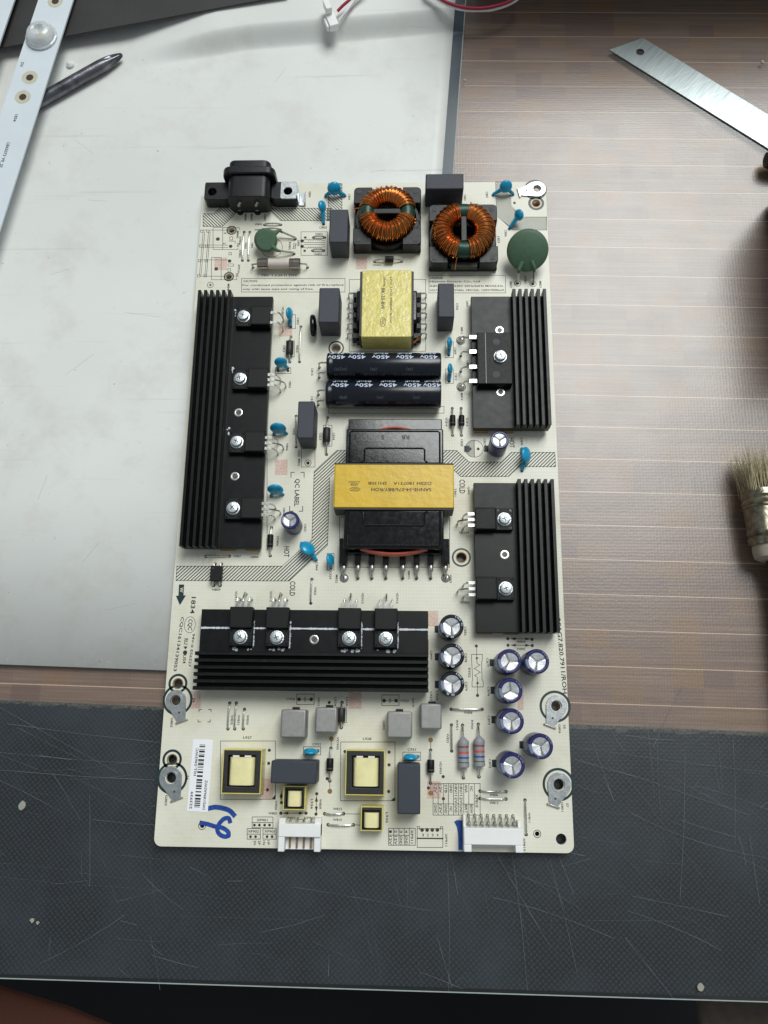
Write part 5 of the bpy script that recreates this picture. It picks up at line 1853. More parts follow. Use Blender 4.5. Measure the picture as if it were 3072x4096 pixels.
# ------------------------------------------------------------------ printed legend
for q in (('a', 830, 745, 'XS801', 85), ('a', 615, 745, 'M844', 80), ('a', 682, 745, 'M843', 80), ('a', 615, 1057, 'W843', 75), ('a', 688, 1055, 'N802', 62), ('a', 1103, 1060, 'RV801', 92), ('a', 1200, 1030, 'L805', 70),
          ('a', 1325, 490, 'G804', 70), ('a', 555, 1000, 'XP801', 100), ('a', 553, 1145, 'XP803', 95), ('a', 527, 935, 'M840', 85), ('a', 540, 1310, 'XP910', 100), ('a', 425, 1520, 'M841', 85),
          ('b', 455, 490, 'C804', 85), ('c', 795, 385, 'C807', 75), ('c', 552, 415, 'C803', 70), ('c', 925, 880, 'L803', 80), ('c', 1003, 810, 'C806', 80), ('c', 1060, 1380, 'M827', 75), ('c', 1387, 1375, 'M831', 75),
          ('c', 1220, 1325, 'RT801', 85), ('g', 410, 375, 'Q807', 75), ('g', 300, 405, 'C936', 80), ('g', 352, 670, 'M811', 75), ('g', 278, 895, 'C809', 80), ('g', 285, 1180, 'C812', 80), ('g', 352, 1400, 'M810', 80),
          ('g', 415, 1040, 'U806', 80), ('g', 412, 1680, 'VD813', 100), ('g', 182, 1680, 'VD814', 100),
          ('d', 1135, 410, 'VD805', 125), ('d', 1305, 510, 'C833', 80), ('d', 1150, 815, 'C822', 80), ('d', 1295, 815, 'W810', 85), ('d', 1215, 1210, 'V802', 80), ('d', 1462, 1070, 'C810', 85), ('d', 1458, 1380, 'C811', 80),
          ('h', 1240, 380, 'V806', 85), ('h', 1315, 212, 'W825', 75), ('h', 1372, 450, 'C823', 70), ('h', 1372, 555, 'M833', 80), ('h', 1205, 1090, 'V804', 80), ('h', 1440, 1275, 'C832', 85),
          ('h', 1135, 1420, 'VD806', 110), ('h', 1568, 1700, 'C844', 90), ('i', 145, 345, 'C823', 68), ('i', 272, 345, 'L834', 68), ('i', 1425, 875, 'T801', 75), ('i', 1550, 858, 'Q802', 75), ('i', 240, 1660, 'C929', 75),
          ('i', 300, 1695, 'M832', 75), ('i', 1380, 1695, 'W803', 75), ('i', 985, 1660, 'M815', 72), ('j', 352, 195, 'C828', 80), ('j', 605, 190, 'C827', 80), ('j', 1015, 185, 'C845', 82),
          ('k', 280, 620, 'C882', 95), ('k', 285, 915, 'C878', 95), ('k', 290, 1230, 'C879', 95), ('k', 325, 1080, 'R952', 100), ('k', 525, 970, 'C877', 95), ('k', 537, 1285, 'C874', 95), ('k', 540, 1605, 'C873', 95),
          ('l', 785, 235, 'VD911', 112), ('l', 1170, 235, 'VD913', 112), ('m', 168, 178, 'W832', 88), ('l', 318, 1385, 'S4', 42), ('n', 240, 525, 'G805', 100), ('m', 692, 255, 'VD910', 115), ('m', 1075, 255, 'VD912', 115),
          ('m', 1450, 885, 'Q809', 95), ('m', 1450, 1340, 'L933', 92), ('m', 1515, 1335, 'L929', 92), ('m', 205, 1400, 'Q812', 92), ('m', 392, 1400, 'L934', 92), ('m', 520, 1400, 'L930', 92), ('m', 1250, 1410, 'Q810', 92),
          ('n', 415, 1135, 'S6', 45), ('n', 178, 1385, 'G803', 105), ('n', 905, 495, 'W835', 100), ('n', 980, 495, 'W831', 100), ('n', 1080, 495, 'W830', 100), ('n', 1395, 1440, 'W820', 95),
          ('n', 1160, 1855, '2N', 45), ('n', 1210, 1855, '2P', 45), ('n', 1260, 1855, '1N', 45), ('n', 1310, 1855, '1P', 45), ('o', 832, 590, 'VD905', 130), ('o', 545, 1260, 'L936', 100), ('o', 640, 1260, 'W809', 100),
          ('o', 1375, 1410, 'L935', 105), ('o', 1340, 390, 'Q855', 95), ('p', 870, 1030, 'VD903', 155), ('p', 965, 640, 'W823', 115), ('p', 1090, 465, 'R951', 112), ('p', 1290, 460, 'R950', 112), ('p', 945, 1990, 'XP911', 150),
          ('p', 1525, 975, 'C872', 112), ('q', 1415, 435, 'S5', 45), ('q', 1358, 460, 'G806', 100), ('q', 1450, 1365, 'S7', 45), ('q', 1390, 1385, 'G801', 100), ('q', 1000, 1510, 'W811', 105), ('q', 940, 1830, 'XP810', 140)):
    silk(q[0], q[1], q[2], q[3], q[4], 'R', 30 if q[0] == 'p' else 26 if q[0] not in 'i' else 22)
for q in (('a', 757, 822, 'W842', 85), ('a', 750, 884, 'W801', 80), ('a', 1425, 930, 'W804', 85), ('a', 1415, 1155, 'W803', 85), ('a', 1472, 857, 'C805', 85), ('a', 990, 1385, 'F801 T 6.3A H 250V', 390), ('a', 668, 1450, 'CAUTION:', 158),
          ('b', 825, 1395, 'VD802', 120), ('c', 238, 1305, 'HISENSE', 140), ('c', 440, 1345, 'Hisense Electric Co., Ltd', 555), ('c', 570, 1395, 'INPUT: ~100-240V 50Hz/60Hz MAX2.5A;', 810), ('c', 578, 1441, 'OUTPUT: 12V/4A; 18V/2A; 120V/900mA', 820),
          ('h', 685, 1590, 'W807', 90), ('h', 878, 1600, 'Q808', 90), ('i', 1508, 1258, 'VD909', 95), ('k', 275, 303, 'VD820', 115), ('k', 895, 737, 'W844', 95), ('k', 895, 818, 'W845', 95), ('k', 310, 1523, 'W808', 95),
          ('l', 567, 162, 'N809', 92), ('l', 1390, 1372, 'C924', 95), ('m', 1155, 1390, 'C923', 95), ('n', 1078, 692, 'L927', 95), ('n', 1240, 1605, 'XP901', 120), ('n', 1143, 1730, 'XP902', 122), ('n', 1325, 1730, 'XP905', 122),
          ('n', 1357, 1530, 'W805', 95), ('o', 600, 600, 'C932', 95), ('o', 1157, 540, 'L928', 95), ('o', 830, 1315, 'W812', 98), ('o', 828, 1435, 'W815', 98), ('o', 520, 1415, 'XP905', 122), ('o', 305, 1415, 'XP902', 122),
          ('p', 487, 790, 'C931', 112), ('p', 1575, 1392, 'W806', 112), ('p', 1578, 1497, 'W813', 115), ('p', 638, 1925, '1', 14), ('p', 700, 1925, '2', 24), ('p', 765, 1925, '3', 24), ('p', 830, 1925, '4', 24)):
    silk(q[0], q[1], q[2], q[3], q[4], 'U', 34 if q[0] == 'p' else 26)
silk('s', 1172, 1141, 'For continued protection against risk of fire,replace', 405, 'U', 10)
silk('s', 1112, 1157, 'only with same type and rating of fuse.', 284, 'U', 10)
silk('h', 1345, 885, 'QC LABEL', 300, 'R', 62)
silk('h', 1235, 1540, 'HOT', 115, 'R', 62)
silk('i', 1490, 820, 'COLD', 130, 'R', 56)
silk('j', 905, 195, 'HOT', 110, 'R', 58)
silk('l', 1410, 150, 'COLD', 155, 'R', 62)
silk('l', 310, 335, '1834', 175, 'R', 50, R_(-2))
silk('l', 150, 762, 'CQC16134139053', 565, 'R', 42, R_(-4))
silk('l', 295, 832, '94V-0 E56327', 345, 'R', 30, R_(-3.5))
silk('l', 232, 735, 'RU', 62, 'R', 44)
silk('l', 215, 930, 'US4', 90, 'R', 34)
silk('l', 275, 550, 'CQC', 115, 'R', 56)
silk('a', 533, 1050, 'N', 34, 'R', 34)
silk('a', 522, 1382, 'N', 34, 'R', 34)
silk('a', 380, 1035, '2', 20, 'R', 26)
silk('a', 388, 920, '1', 10, 'R', 26)
silk('k', 1345, 890, 'RSAG7.820.7911/ROH', 790, 'R', 50, R_(3.2) - R_(0.4))
for q in ((820, 'GND', '12V'), (870, '12V', '12V'), (940, 'GND', 'STB'), (1008, 'NC', 'GND'), (1075, 'GND', '18V/12V'), (1143, 'GND', '18V/12V'), (1210, 'BRT', 'ANA'), (1280, 'BSW', 'NC')):
    x = q[0] if q[0] != 820 else 803
    silk('p', x, 1580, q[1], 105 if len(q[1]) == 3 else 62, 'R', 36)
    silk('p', x, 1310 if len(q[2]) < 5 else 1380, q[2], 100 if len(q[2]) == 3 else 230 if len(q[2]) > 4 else 62, 'R', 36)
silk('p', 1350, 1470, 'XP810', 160, 'R', 40)
for x, a_, b_ in ((205, '1', '12V'), (275, '2', '12V'), (345, '3', 'GND'), (415, '4', 'GND')):
    silk('p', x, 1880, a_, 30, 'R', 36)
    silk('p', x, 1995, b_, 105, 'R', 36)
silk('p', 490, 1945, 'XP911', 160, 'R', 36)
# frames and symbols
srect('s', 966, 1114, 1380, 1168)
srect('c', 155, 1275, 1000, 1470)
srect('a', 1228, 905, 1520, 1165)
sl('a', (1260, 1023), (1490, 1023)); sl('a', (1260, 1045), (1490, 1045))
for yy, sg in ((1000, 1), (1072, -1)):
    sl('a', (1240, yy), *[(1300 + 12 * q, yy - sg * (0 if q % 2 else 14)) for q in range(14)], (1490, yy))
    c = V('a', 1240, yy + 6 if sg > 0 else yy - 6)
    SILK.flat(circ(c.x, c.y, 0.9, 14), ZP)
srect('a', 255, 858, 362, 1100); srect('a', 238, 1188, 345, 1435); srect('a', 440, 960, 472, 995); srect('a', 430, 1135, 458, 1160); srect('a', 420, 1260, 482, 1285); srect('a', 418, 1310, 450, 1340)
for yy in (885, 1050, 1075, 1215, 1395):
    sl('a', (118, yy - (yy - 885) * 0.0), (420, yy + 2))
for xx in (145, 205):
    sl('a', (xx, 905), (xx - 40, 1385)); sl('a', (xx + 18, 905), (xx - 22, 1385))
for x, y in ((132, 898), (198, 898), (120, 1062), (185, 1062), (108, 1225), (178, 1225), (98, 1392), (168, 1392)):
    srect('a', x - 14, y - 12, x + 14, y + 12)
sl('a', (365, 858), (545, 858), (545, 880)); sl('a', (430, 1008), (500, 1008), (500, 1035)); sl('a', (365, 1100), (530, 1100), (530, 1080)); sl('a', (345, 1435), (515, 1435), (515, 1410))
for x, y, r in ((308, 985, 0.95), (450, 1065, 0.9), (438, 1228, 0.9), (290, 1315, 0.95)):
    dot('a', x, y, r)
srect('a', 1145, 1035, 1165, 1090); sl('a', (1135, 1090), (1180, 1040)); sl('a', (1000, 978), (1150, 978)); sl('a', (1000, 1150), (1140, 1150)); scirc('a', 905, 1080, 5.2)
srect('e', 490, 215, 1335, 1010)
srect('e', 1550, 905, 1640, 1080); srect('e', 1555, 1205, 1640, 1365)
srect('i', 225, 60, 1318, 125)
srect('h', 1398, 400, 1548, 603)
for x, y, sx, sy in ((1283, 662, 1, 1), (1428, 662, -1, 1), (1268, 1092, 1, -1), (1412, 1092, -1, -1)):
    sl('h', (x + 38 * sx, y), (x, y), (x, y + 55 * sy), w_=0.32)
for x, y, sx, sy in ((376, 1488, 1, 1), (510, 1488, -1, 1), (366, 1625, 1, -1), (500, 1625, -1, -1)):
    sl('l', (x + 28 * sx, y), (x, y), (x, y + 24 * sy), w_=0.28)
srect('i', 175, 240, 255, 438); srect('d', 1175, 728, 1265, 905); srect('i', 210, 1455, 275, 1612); srect('i', 328, 1110, 1370, 1585)
srect('h', 1015, 20, 1022, 1520, 0.12); srect('d', 1012, 265, 1030, 640, 0.12)
srect('n', 780, 730, 1388, 1374); srect('o', 865, 575, 1465, 1225); srect('o', 452, 628, 643, 718); srect('p', 370, 825, 602, 938); srect('o', 820, 190, 928, 360)
srect('l', 1458, 1318, 1648, 1432); srect('m', 905, 1327, 1095, 1443); srect('d', 1055, 1025, 1225, 1090); srect('d', 1200, 437, 1277, 592)
for k, x0, x1, y in (('l', 1483, 1617, 1375), ('m', 930, 1063, 1390)):
    dot(k, x0, y, 0.8); dot(k, x1, y, 0.8)
    xm_ = (x0 + x1) / 2
    sl(k, (x0 + 25, y), (xm_ - 6, y)); sl(k, (xm_ + 6, y), (x1 - 25, y)); sl(k, (xm_ - 6, y - 22), (xm_ - 6, y + 22)); sl(k, (xm_ + 6, y - 22), (xm_ + 6, y + 22))
for k, pts in (('n', [(1345, 1375), (1388, 1375), (1388, 1320)]), ('o', [(1415, 1225), (1463, 1225), (1463, 1185)])):
    SILK.flat(list(reversed([tuple(V(k, *p)[:2]) for p in [pts[0], pts[2], pts[1]]])), ZP + 0.004)
for k, x, y in (('n', 1320, 832), ('n', 1313, 977), ('n', 1300, 1270), ('o', 1400, 687), ('o', 1400, 828), ('o', 1395, 1122), ('o', 912, 680), ('o', 738, 138), ('c', 1100, 475), ('o', 600, 1148), ('o', 592, 1372), ('o', 203, 1362), ('o', 482, 1362), ('o', 210, 1245), ('o', 715, 980),
                ('k', 402, 785), ('k', 415, 1332), ('k', 750, 705), ('k', 1018, 712), ('k', 752, 777), ('k', 1020, 780), ('p', 905, 1150), ('p', 908, 1443), ('p', 710, 1300), ('d', 1085, 1060), ('d', 1195, 1060), ('j', 445, 265), ('j', 533, 265), ('a', 1275, 968), ('a', 1268, 1115), ('i', 625, 1590)):
    dot(k, x, y, 0.66)
for k, x, y in (('o', 762, 540), ('o', 745, 1120), ('p', 738, 665), ('p', 740, 1368)):
    dot(k, x, y, 1.0, PADS)
sl('o', (762, 560), (758, 640)); sl('o', (745, 1020), (745, 1100)); sl('p', (740, 690), (740, 780)); sl('p', (742, 1250), (742, 1345))
srect('p', 770, 1242, 1395, 1660)
for x in (838, 907, 975, 1042, 1110, 1178, 1245, 1318):
    sl('p', (x, 1242), (x, 1660))
sl('p', (770, 1510), (1318, 1515))
srect('p', 180, 1835, 535, 2060)
for x in (248, 318, 388, 455):
    sl('p', (x, 1835), (x, 2060))
sl('p', (180, 1925), (455, 1930))
srect('p', 560, 1840, 900, 2090); sl('p', (560, 1968), (900, 1972), w_=0.5); sl('p', (560, 1840), (560, 1812), (592, 1812), (592, 1850)); sl('p', (870, 1850), (870, 1815), (900, 1815), (900, 1840))
for x in (625, 692, 760, 828):
    dot('p', x, 1857, 0.75)
srect('n', 1130, 1570, 1360, 1690); sl('n', (1130, 1632), (1360, 1632)); srect('n', 1075, 1698, 1220, 1815); sl('n', (1075, 1760), (1220, 1760)); srect('n', 1250, 1700, 1395, 1815); sl('n', (1250, 1760), (1395, 1760))
for x, y in ((1155, 1660), (1210, 1660), (1268, 1660), (1322, 1660), (1112, 1788), (1168, 1788), (1295, 1788), (1350, 1788)):
    c = V('n', x, y)
    SILK.flat(circ(c.x, c.y, 0.55, 12), ZP)
arrow('o', 225, 1362, 462, 1362); arrow('o', 598, 1172, 595, 1352); arrow('o', 210, 1120, 205, 1230); arrow('k', 780, 705, 1000, 708); arrow('k', 780, 776, 1000, 779)
sl('o', (640, 1420), (640, 1720)); sl('o', (925, 1370), (1080, 1372)); sl('o', (1030, 1492), (1080, 1494)); sl('o', (395, 1430), (450, 1430), (450, 1465), (395, 1465), (395, 1430)); sl('o', (250, 1465), (370, 1465)); sl('o', (470, 1465), (600, 1465))
# resistor symbol R952
sl('k', (348, 878), (468, 878), (468, 945), (460, 960), (465, 1160), (478, 1175), (478, 1238), (355, 1238), (355, 1175), (362, 1160), (350, 945), (348, 878))
sl('k', (405, 800), (408, 965), (412, 980), (442, 995), (380, 1035), (445, 1075), (382, 1112), (412, 1130), (415, 1320)); dot('k', 408, 920, 0.5); dot('k', 415, 1195, 0.5)
# empty capacitor outline C828
scirc('j', 490, 262, 4.05)
c = V('j', 490, 262)
hp = [(c.x + 4.0 * math.cos(a), c.y + 4.0 * math.sin(a)) for a in [PI / 2 + PI * q / 16 for q in range(17)]]
t = -3.9
while t < 4:
    d = math.sqrt(max(0, 16 - t * t))
    SILK.ribbon([(c.x - d, c.y + t), (c.x, c.y + t)], 0.2, ZP)
    t += 0.5
SILK.ribbon([(c.x, c.y - 4), (c.x, c.y + 4)], 0.25, ZP)
c = V('j', 398, 265)
RINGS.flat([(c.x - 0.9, c.y - 1.5), (c.x + 1.6, c.y - 1.5), (c.x + 1.6, c.y + 1.5), (c.x - 0.9, c.y + 1.5)], ZP)
# arrow sign with W, and certification marks
pts = [(155, 105), (212, 105), (205, 225), (232, 225), (165, 335), (120, 230), (148, 228)]
RINGS.flat(list(reversed([tuple(V('l', *p)[:2]) for p in pts])), ZP)
ctr = V('l', 183, 165)
text_on('knock', 'W', 2.2, 1.5, plane_map(ctr, -PI / 2, ZP + 0.012))
ctr = V('l', 275, 550)
o_, i_ = [(ctr.x + 6.7 * .37 * 2.75 / 1.06 * math.cos(a) * .93, ctr.y + 9.2 * math.sin(a)) for a in [q * PI / 20 for q in range(40)]], None
n = 40
o_ = [(ctr.x + 6.9 * math.cos(q * 2 * PI / n), ctr.y + 9.6 * math.sin(q * 2 * PI / n)) for q in range(n)]
i_ = [(ctr.x + 6.6 * math.cos(q * 2 * PI / n), ctr.y + 9.3 * math.sin(q * 2 * PI / n)) for q in range(n)]
pxmm = (V('l', 375, 550) - V('l', 275, 550)).length / 100
o_ = [(ctr.x + 63 * pxmm * math.cos(q * 2 * PI / n), ctr.y + 90 * pxmm * math.sin(q * 2 * PI / n)) for q in range(n)]
i_ = [(ctr.x + 58 * pxmm * math.cos(q * 2 * PI / n), ctr.y + 85 * pxmm * math.sin(q * 2 * PI / n)) for q in range(n)]
SILK.add([(*p, ZP) for p in o_] + [(*p, ZP) for p in i_], [(q, (q + 1) % n, n + (q + 1) % n, n + q) for q in range(n)])
tri = [tuple(V('l', *p)[:2]) for p in ((250, 790), (205, 790), (226, 825))]
RINGS.flat(list(reversed(tri)), ZP)
c = V('l', 222, 858)
RINGS.flat(circ(c.x, c.y, 0.95, 16), ZP)

SILK.build('silkscreen_lines', 'silk', board, smooth=False)['kind'] = 'stuff'
DOTS.build('solder_holes', 'hole', board, smooth=False)['kind'] = 'stuff'
for it in RINGS.items:
    it.build('printed_mark', 'ring', board, smooth=False)
for it in PADS.items:
    it.build('copper_ring', 'copper_pad', board, smooth=False)
flush_text(dict(silk=('silkscreen_text', 'silk', board), knock=('silkscreen_letter', 'pcb', board), cap=('capacitor_print', 'white_ink', board), capdim=('capacitor_print', 'grey_ink', board),
                trafo=('transformer_print', 'black_ink', board), emboss=('embossed_letter', 'plastic_black', board), sticker=('sticker_print', 'black_ink', stk),
                rim_navy=('sleeve_print', 'stripe', board), rim_sleeve_black=('sleeve_print', 'white_ink', board)))

# ================================================================== THINGS AROUND THE BOARD
random.seed(11)
# --- LED backlight strip, upper left, resting on the screwdriver
LZ = GZ + 11.4
A0, A1 = at(220, 0, LZ), at(-60, 720, LZ)
d = Vector((A1.x - A0.x, A1.y - A0.y)).normalized()
r0, r1 = at(292, 0, LZ), at(36, 800, LZ)
dr = Vector((r1.x - r0.x, r1.y - r0.y)).normalized()
nr = Vector((dr.y, -dr.x))
if nr.x > 0:
    nr = -nr
wstrip = abs((Vector(at(152, 0, LZ)[:2]) - Vector(r0[:2])).dot(nr))
q0 = Vector(r0[:2]) - dr * 60
q1 = Vector(r1[:2]) + dr * 90
ls = MB().prism([tuple(q0), tuple(q0 + nr * wstrip), tuple(q1 + nr * wstrip), tuple(q1)][::1], LZ - 1.2, LZ)
led = ls.build('led_strip', 'led_board', bevel=0.15)
tag(led, 'white LED backlight strip with clear lens lying across the screwdriver', 'led strip')
ctrL = at(168, 150, LZ)
lp = [(8.2, 0.05), (8.2, 1.2), (7.4, 1.5), (7.2, 2.6), (6.4, 4.2), (4.9, 5.3), (3.4, 5.7), (2.0, 5.1), (1.0, 3.9), (0, 3.6)]
MB().lathe(lp, 36, (ctrL.x, ctrL.y, LZ)).build('lens', 'lens', led)
MB().lathe([(7.9, 0.03), (7.9, 0.5), (7.0, 0.6)], 36, (ctrL.x, ctrL.y, LZ)).build('lens_rim', 'clear_bit', led)
MB().box(ctrL.x - 1.6, ctrL.y - 1.6, LZ + 0.02, ctrL.x + 1.6, ctrL.y + 1.6, LZ + 0.7).build('led_chip', 'tape_light', led)
for (u, v) in ((221, 5), (119, 310), (91, 388)):
    c = at(u, v, LZ)
    MB().flat(circ(c.x, c.y, 4.1, 32), LZ + 0.02).build('pad', 'led_pad', led)
    MB().flat(circ(c.x, c.y, 1.9, 24), LZ + 0.04).build('hole', 'hole', led)
sa_ = math.atan2(dr.y, dr.x)
for st, u, v, ln, hh in (('D3', 88, 258, 2.6, 1.6), ('1834', 62, 472, 4.2, 1.6), ('LB65073 V0_SS', 18, 620, 14.5, 1.9)):
    c = at(u, v, LZ)
    text_on('led', st, ln, hh, plane_map(c, sa_, LZ + 0.03))
TXT[:] = [t for t in TXT if t[4] == 'led']
flush_text(dict(led=('print', 'silk', led)))
# neighbouring strip in the very corner
s0, s1 = at(57, 0, LZ), at(0, 165, LZ)
ls2 = MB().prism([tuple(Vector(s0[:2]) - dr * 60), tuple(Vector(s0[:2]) - dr * 60 + nr * wstrip), tuple(Vector(s1[:2]) + dr * 60 + nr * wstrip), tuple(Vector(s1[:2]) + dr * 60)], LZ - 1.2, LZ).build('led_strip', 'led_board', bevel=0.15)
tag(ls2, 'pale strip edge in the extreme upper left corner', 'led strip')

# --- screwdriver
tip, mid_ = at(488, 214, WZ + 4), at(190, 385, WZ + 3.6)
ax3 = (mid_ - tip)
ax3.z = 0
ax3.normalize()
scr = empty('screwdriver', (tip.x, tip.y, WZ))
tag(scr, 'dark metal screwdriver shaft with cross tip lying under the LED strip', 'screwdriver')
sd = Matrix(((ax3.x, -ax3.y, 0), (ax3.y, ax3.x, 0), (0, 0, 1)))
rotx = sd @ Matrix.Rotation(PI / 2, 3, 'Y')
prof = [(0.0, 0.25, .5), (0.5, 1.0, .55), (2.5, 1.7, .5), (5.0, 2.35, .42), (7.5, 2.8, .28), (9.5, 3.05, .1), (11.5, 3.2, 0), (14, 3.3, 0), (45, 3.3, 0), (75, 3.3, 0)]
vs_, fs, n = [], [], 40
for x_, r_, dep in prof:
    for q in range(n):
        a = 2 * PI * q / n
        rr_ = r_ * (1 - dep * max(0.0, math.cos(4 * a)) ** 1.5)
        vs_.append(sd @ Vector((x_, rr_ * math.cos(a), rr_ * math.sin(a))) + Vector((0, 0, 3.4)))
for i_ in range(len(prof) - 1):
    for q in range(n):
        fs.append((i_ * n + q, i_ * n + (q + 1) % n, (i_ + 1) * n + (q + 1) % n, (i_ + 1) * n + q))
fs += [tuple(range(n))[::-1], tuple(range((len(prof) - 1) * n, len(prof) * n))]
MB().add(vs_, fs).build('shaft', 'steel_dark', scr)
MB().lathe([(0, 71), (4, 71), (5, 73), (5.2, 78), (5.2, 120), (0, 124)], 24, (0, 0, 3.4 + 2), rotx).build('handle', 'orange', scr)

# --- dark panel in the upper left
zl_, zr_ = GZ + 6.0, GZ + 10.8
l0, l1_ = at(-200, 229, zl_), at(1150, -20, zr_)
pts = [(l0.x, l0.y, zl_), (l1_.x, l1_.y, zr_), (l1_.x + 40, l1_.y + 160, zr_), (l0.x, l0.y + 260, zl_)]
dp = MB().add([(x_, y_, z_ - 0.7) for x_, y_, z_ in pts] + pts, [(3, 2, 1, 0), (4, 5, 6, 7), (0, 1, 5, 4), (1, 2, 6, 5), (2, 3, 7, 6), (3, 0, 4, 7)]).build('dark_panel', 'dark_panel', bevel=0.15)
tag(dp, 'dark grey flat panel at the upper left beyond the white sheet', 'panel')

# --- plug with red and white wires at the top
PZ = WZ + 7.0
c = at(1322, 62, PZ + 5)
pg = empty('wire_plug', (c.x, c.y, PZ))
tag(pg, 'small white two pin plug standing near the top edge of the white sheet', 'plug')
MB().box(-2.2, -5.5, 0.2, 2.6, 3.0, 4.2).build('housing', 'white_nylon', pg, rot=R_(20), bevel=0.4)
MB().box(-1.6, 1.5, 3.6, 1.6, 7.8, 8.0).build('latch', 'white_nylon', pg, rot=R_(20), bevel=0.5)
MB().box(-3.6, -4.5, 0.2, -2.3, 1.5, 3.2).build('key', 'white_nylon', pg, rot=R_(20), bevel=0.3)


def wirething(name, label, pix, mt_, rad):
    P = [at(u, v, z) for u, v, z in pix]
    out = []
    for i_ in range(len(P) - 1):
        p0, p1, p2, p3 = P[max(0, i_ - 1)], P[i_], P[i_ + 1], P[min(len(P) - 1, i_ + 2)]
        for q in range(8):
            t = q / 8
            out.append(0.5 * ((2 * p1) + (p2 - p0) * t + (2 * p0 - 5 * p1 + 4 * p2 - p3) * t * t + (3 * p1 - p0 - 3 * p2 + p3) * t ** 3))
    out.append(P[-1])
    o = MB().tube(out, rad, 10).build(name, mt_)
    tag(o, label, 'wire', 'thin wires along the top edge')


zc = GZ + 11
wirething('wire', 'red wire leaving the small white plug at the top', [(1350, 45, zc), (1372, 22, zc + 1), (1405, -8, zc + 2), (1450, -60, zc + 3)], 'red_lead', 0.75)
wirething('wire', 'white wire leaving the small white plug at the top', [(1358, 82, zc - 2), (1385, 45, zc), (1425, -10, zc + 1), (1470, -60, zc + 3)], 'white_lead', 0.75)
wirething('wire', 'red wire sagging into the top edge above the wood boards', [(1700, -60, zc + 4), (1770, 0, zc + 3), (1840, 26, zc + 2), (1910, 33, zc + 2), (1980, 24, zc + 2), (2050, -2, zc + 3), (2110, -60, zc + 4)], 'red_lead', 0.85)
wirething('wire', 'white wire sagging beside the red one into the top edge', [(1690, -60, zc + 2), (1760, 2, zc + 1), (1840, 36, zc), (1930, 41, zc), (1990, 33, zc), (2062, 2, zc + 1), (2120, -60, zc + 2)], 'white_lead', 0.8)

# --- snap-off cutter blade
BZ_ = GZ + 0.9
ca_, cb_, cc_, cd_ = at(2438, 198, BZ_), at(2572, 150, BZ_), at(3140, 492, BZ_), at(3180, 660, BZ_)
dir_ = Vector((cd_.x - ca_.x, cd_.y - ca_.y)).normalized()
per = Vector((-dir_.y, dir_.x))
bw_ = (Vector(cb_[:2]) - Vector(ca_[:2])).dot(per)
along = (Vector(cb_[:2]) - Vector(ca_[:2])).dot(dir_)
Lb = 110
P0 = Vector(ca_[:2])
hc = Vector(at(2561, 207, BZ_)[:2])
hu, hv = (hc - P0).dot(dir_), (hc - P0).dot(per)
outl = [(0, 0), (Lb, 0), (Lb + along, bw_), (along, bw_)]
ou = []
for q in range(48):
    a = 2 * PI * q / 48
    ca, sa = math.cos(a), math.sin(a)
    best = 1e9
    for (x0, y0), (x1, y1) in zip(outl, outl[1:] + outl[:1]):
        ex, ey = x1 - x0, y1 - y0
        den = ca * ey - sa * ex
        if abs(den) < 1e-9:
            continue
        t = ((x0 - hu) * ey - (y0 - hv) * ex) / den
        s2 = ((x0 - hu) * sa - (y0 - hv) * ca) / den
        if t > 0 and -1e-6 <= s2 <= 1 + 1e-6:
            best = min(best, t)
    ou.append((hu + best * ca, hv + best * sa))
extra = [(Lb, 0), (Lb + along, bw_), (0, 0), (along, bw_)]
for ex_ in extra:      # snap nearest sample to the true corners
    i_ = min(range(48), key=lambda q: abs(math.atan2(math.sin(math.atan2(ex_[1] - hv, ex_[0] - hu) - 2 * PI * q / 48), math.cos(math.atan2(ex_[1] - hv, ex_[0] - hu) - 2 * PI * q / 48))))
    ou[i_] = ex_
bl_ = MB().ringplate(ou, circ(hu, hv, 2.05, 48), 0, 0.6)
bo = bl_.build('cutter_blade', 'blade', None, (P0.x, P0.y, GZ + 0.2), math.atan2(dir_.y, dir_.x), 0.08)
tag(bo, 'long shiny cutter blade with a round hole on the wood boards', 'blade')
ln_ = MB()
for q in range(1, 10):
    x = 12 + q * 10
    ln_.box(x, 0.3, 0.59, x + 0.18, 0.5, 0.615)
    ln_.add([(x, 0.2, 0.615), (x + 0.22, 0.2, 0.615), (x + along + 0.22, bw_ - 0.2, 0.615), (x + along, bw_ - 0.2, 0.615)], [(0, 1, 2, 3)])
ln_.build('snap_lines', 'solder', bo, smooth=False)

# --- rounded shape standing in for a dark blur on the right
c = at(3104, 640, GZ + 6)
hd = empty('hand_tool', (c.x, c.y, GZ))
MB().lathe([(0, -6), (3.5, -5), (5, -1), (5.8, 6), (5.8, 60), (0, 62)], 24, (0, 0, 6), Matrix.Rotation(PI / 2, 3, 'Y')).build('handle', 'dark_wood', hd)
tag(hd, 'dark brown tool handle end at the right edge below the blade', 'tool')

# --- old flat brush at the right edge
FZ = GZ + 14
bx = at(3155, 2000, FZ).x
yb0, yb1, yb2, yb3 = at(3000, 2235, FZ).y, at(3000, 2175, FZ).y, at(3000, 1958, FZ).y, at(3000, 1800, FZ).y
xl = at(3000, 2050, FZ).x
hw = bx - xl
br_ = empty('brush', (bx, (yb0 + yb3) / 2, GZ))
tag(br_, 'worn paint brush with metal ferrule and tan bristles at the right edge', 'brush')
oy = (yb0 + yb3) / 2


def rrp(w2, h2, r):
    return rr(w2 * 2, h2 * 2, r, 5)


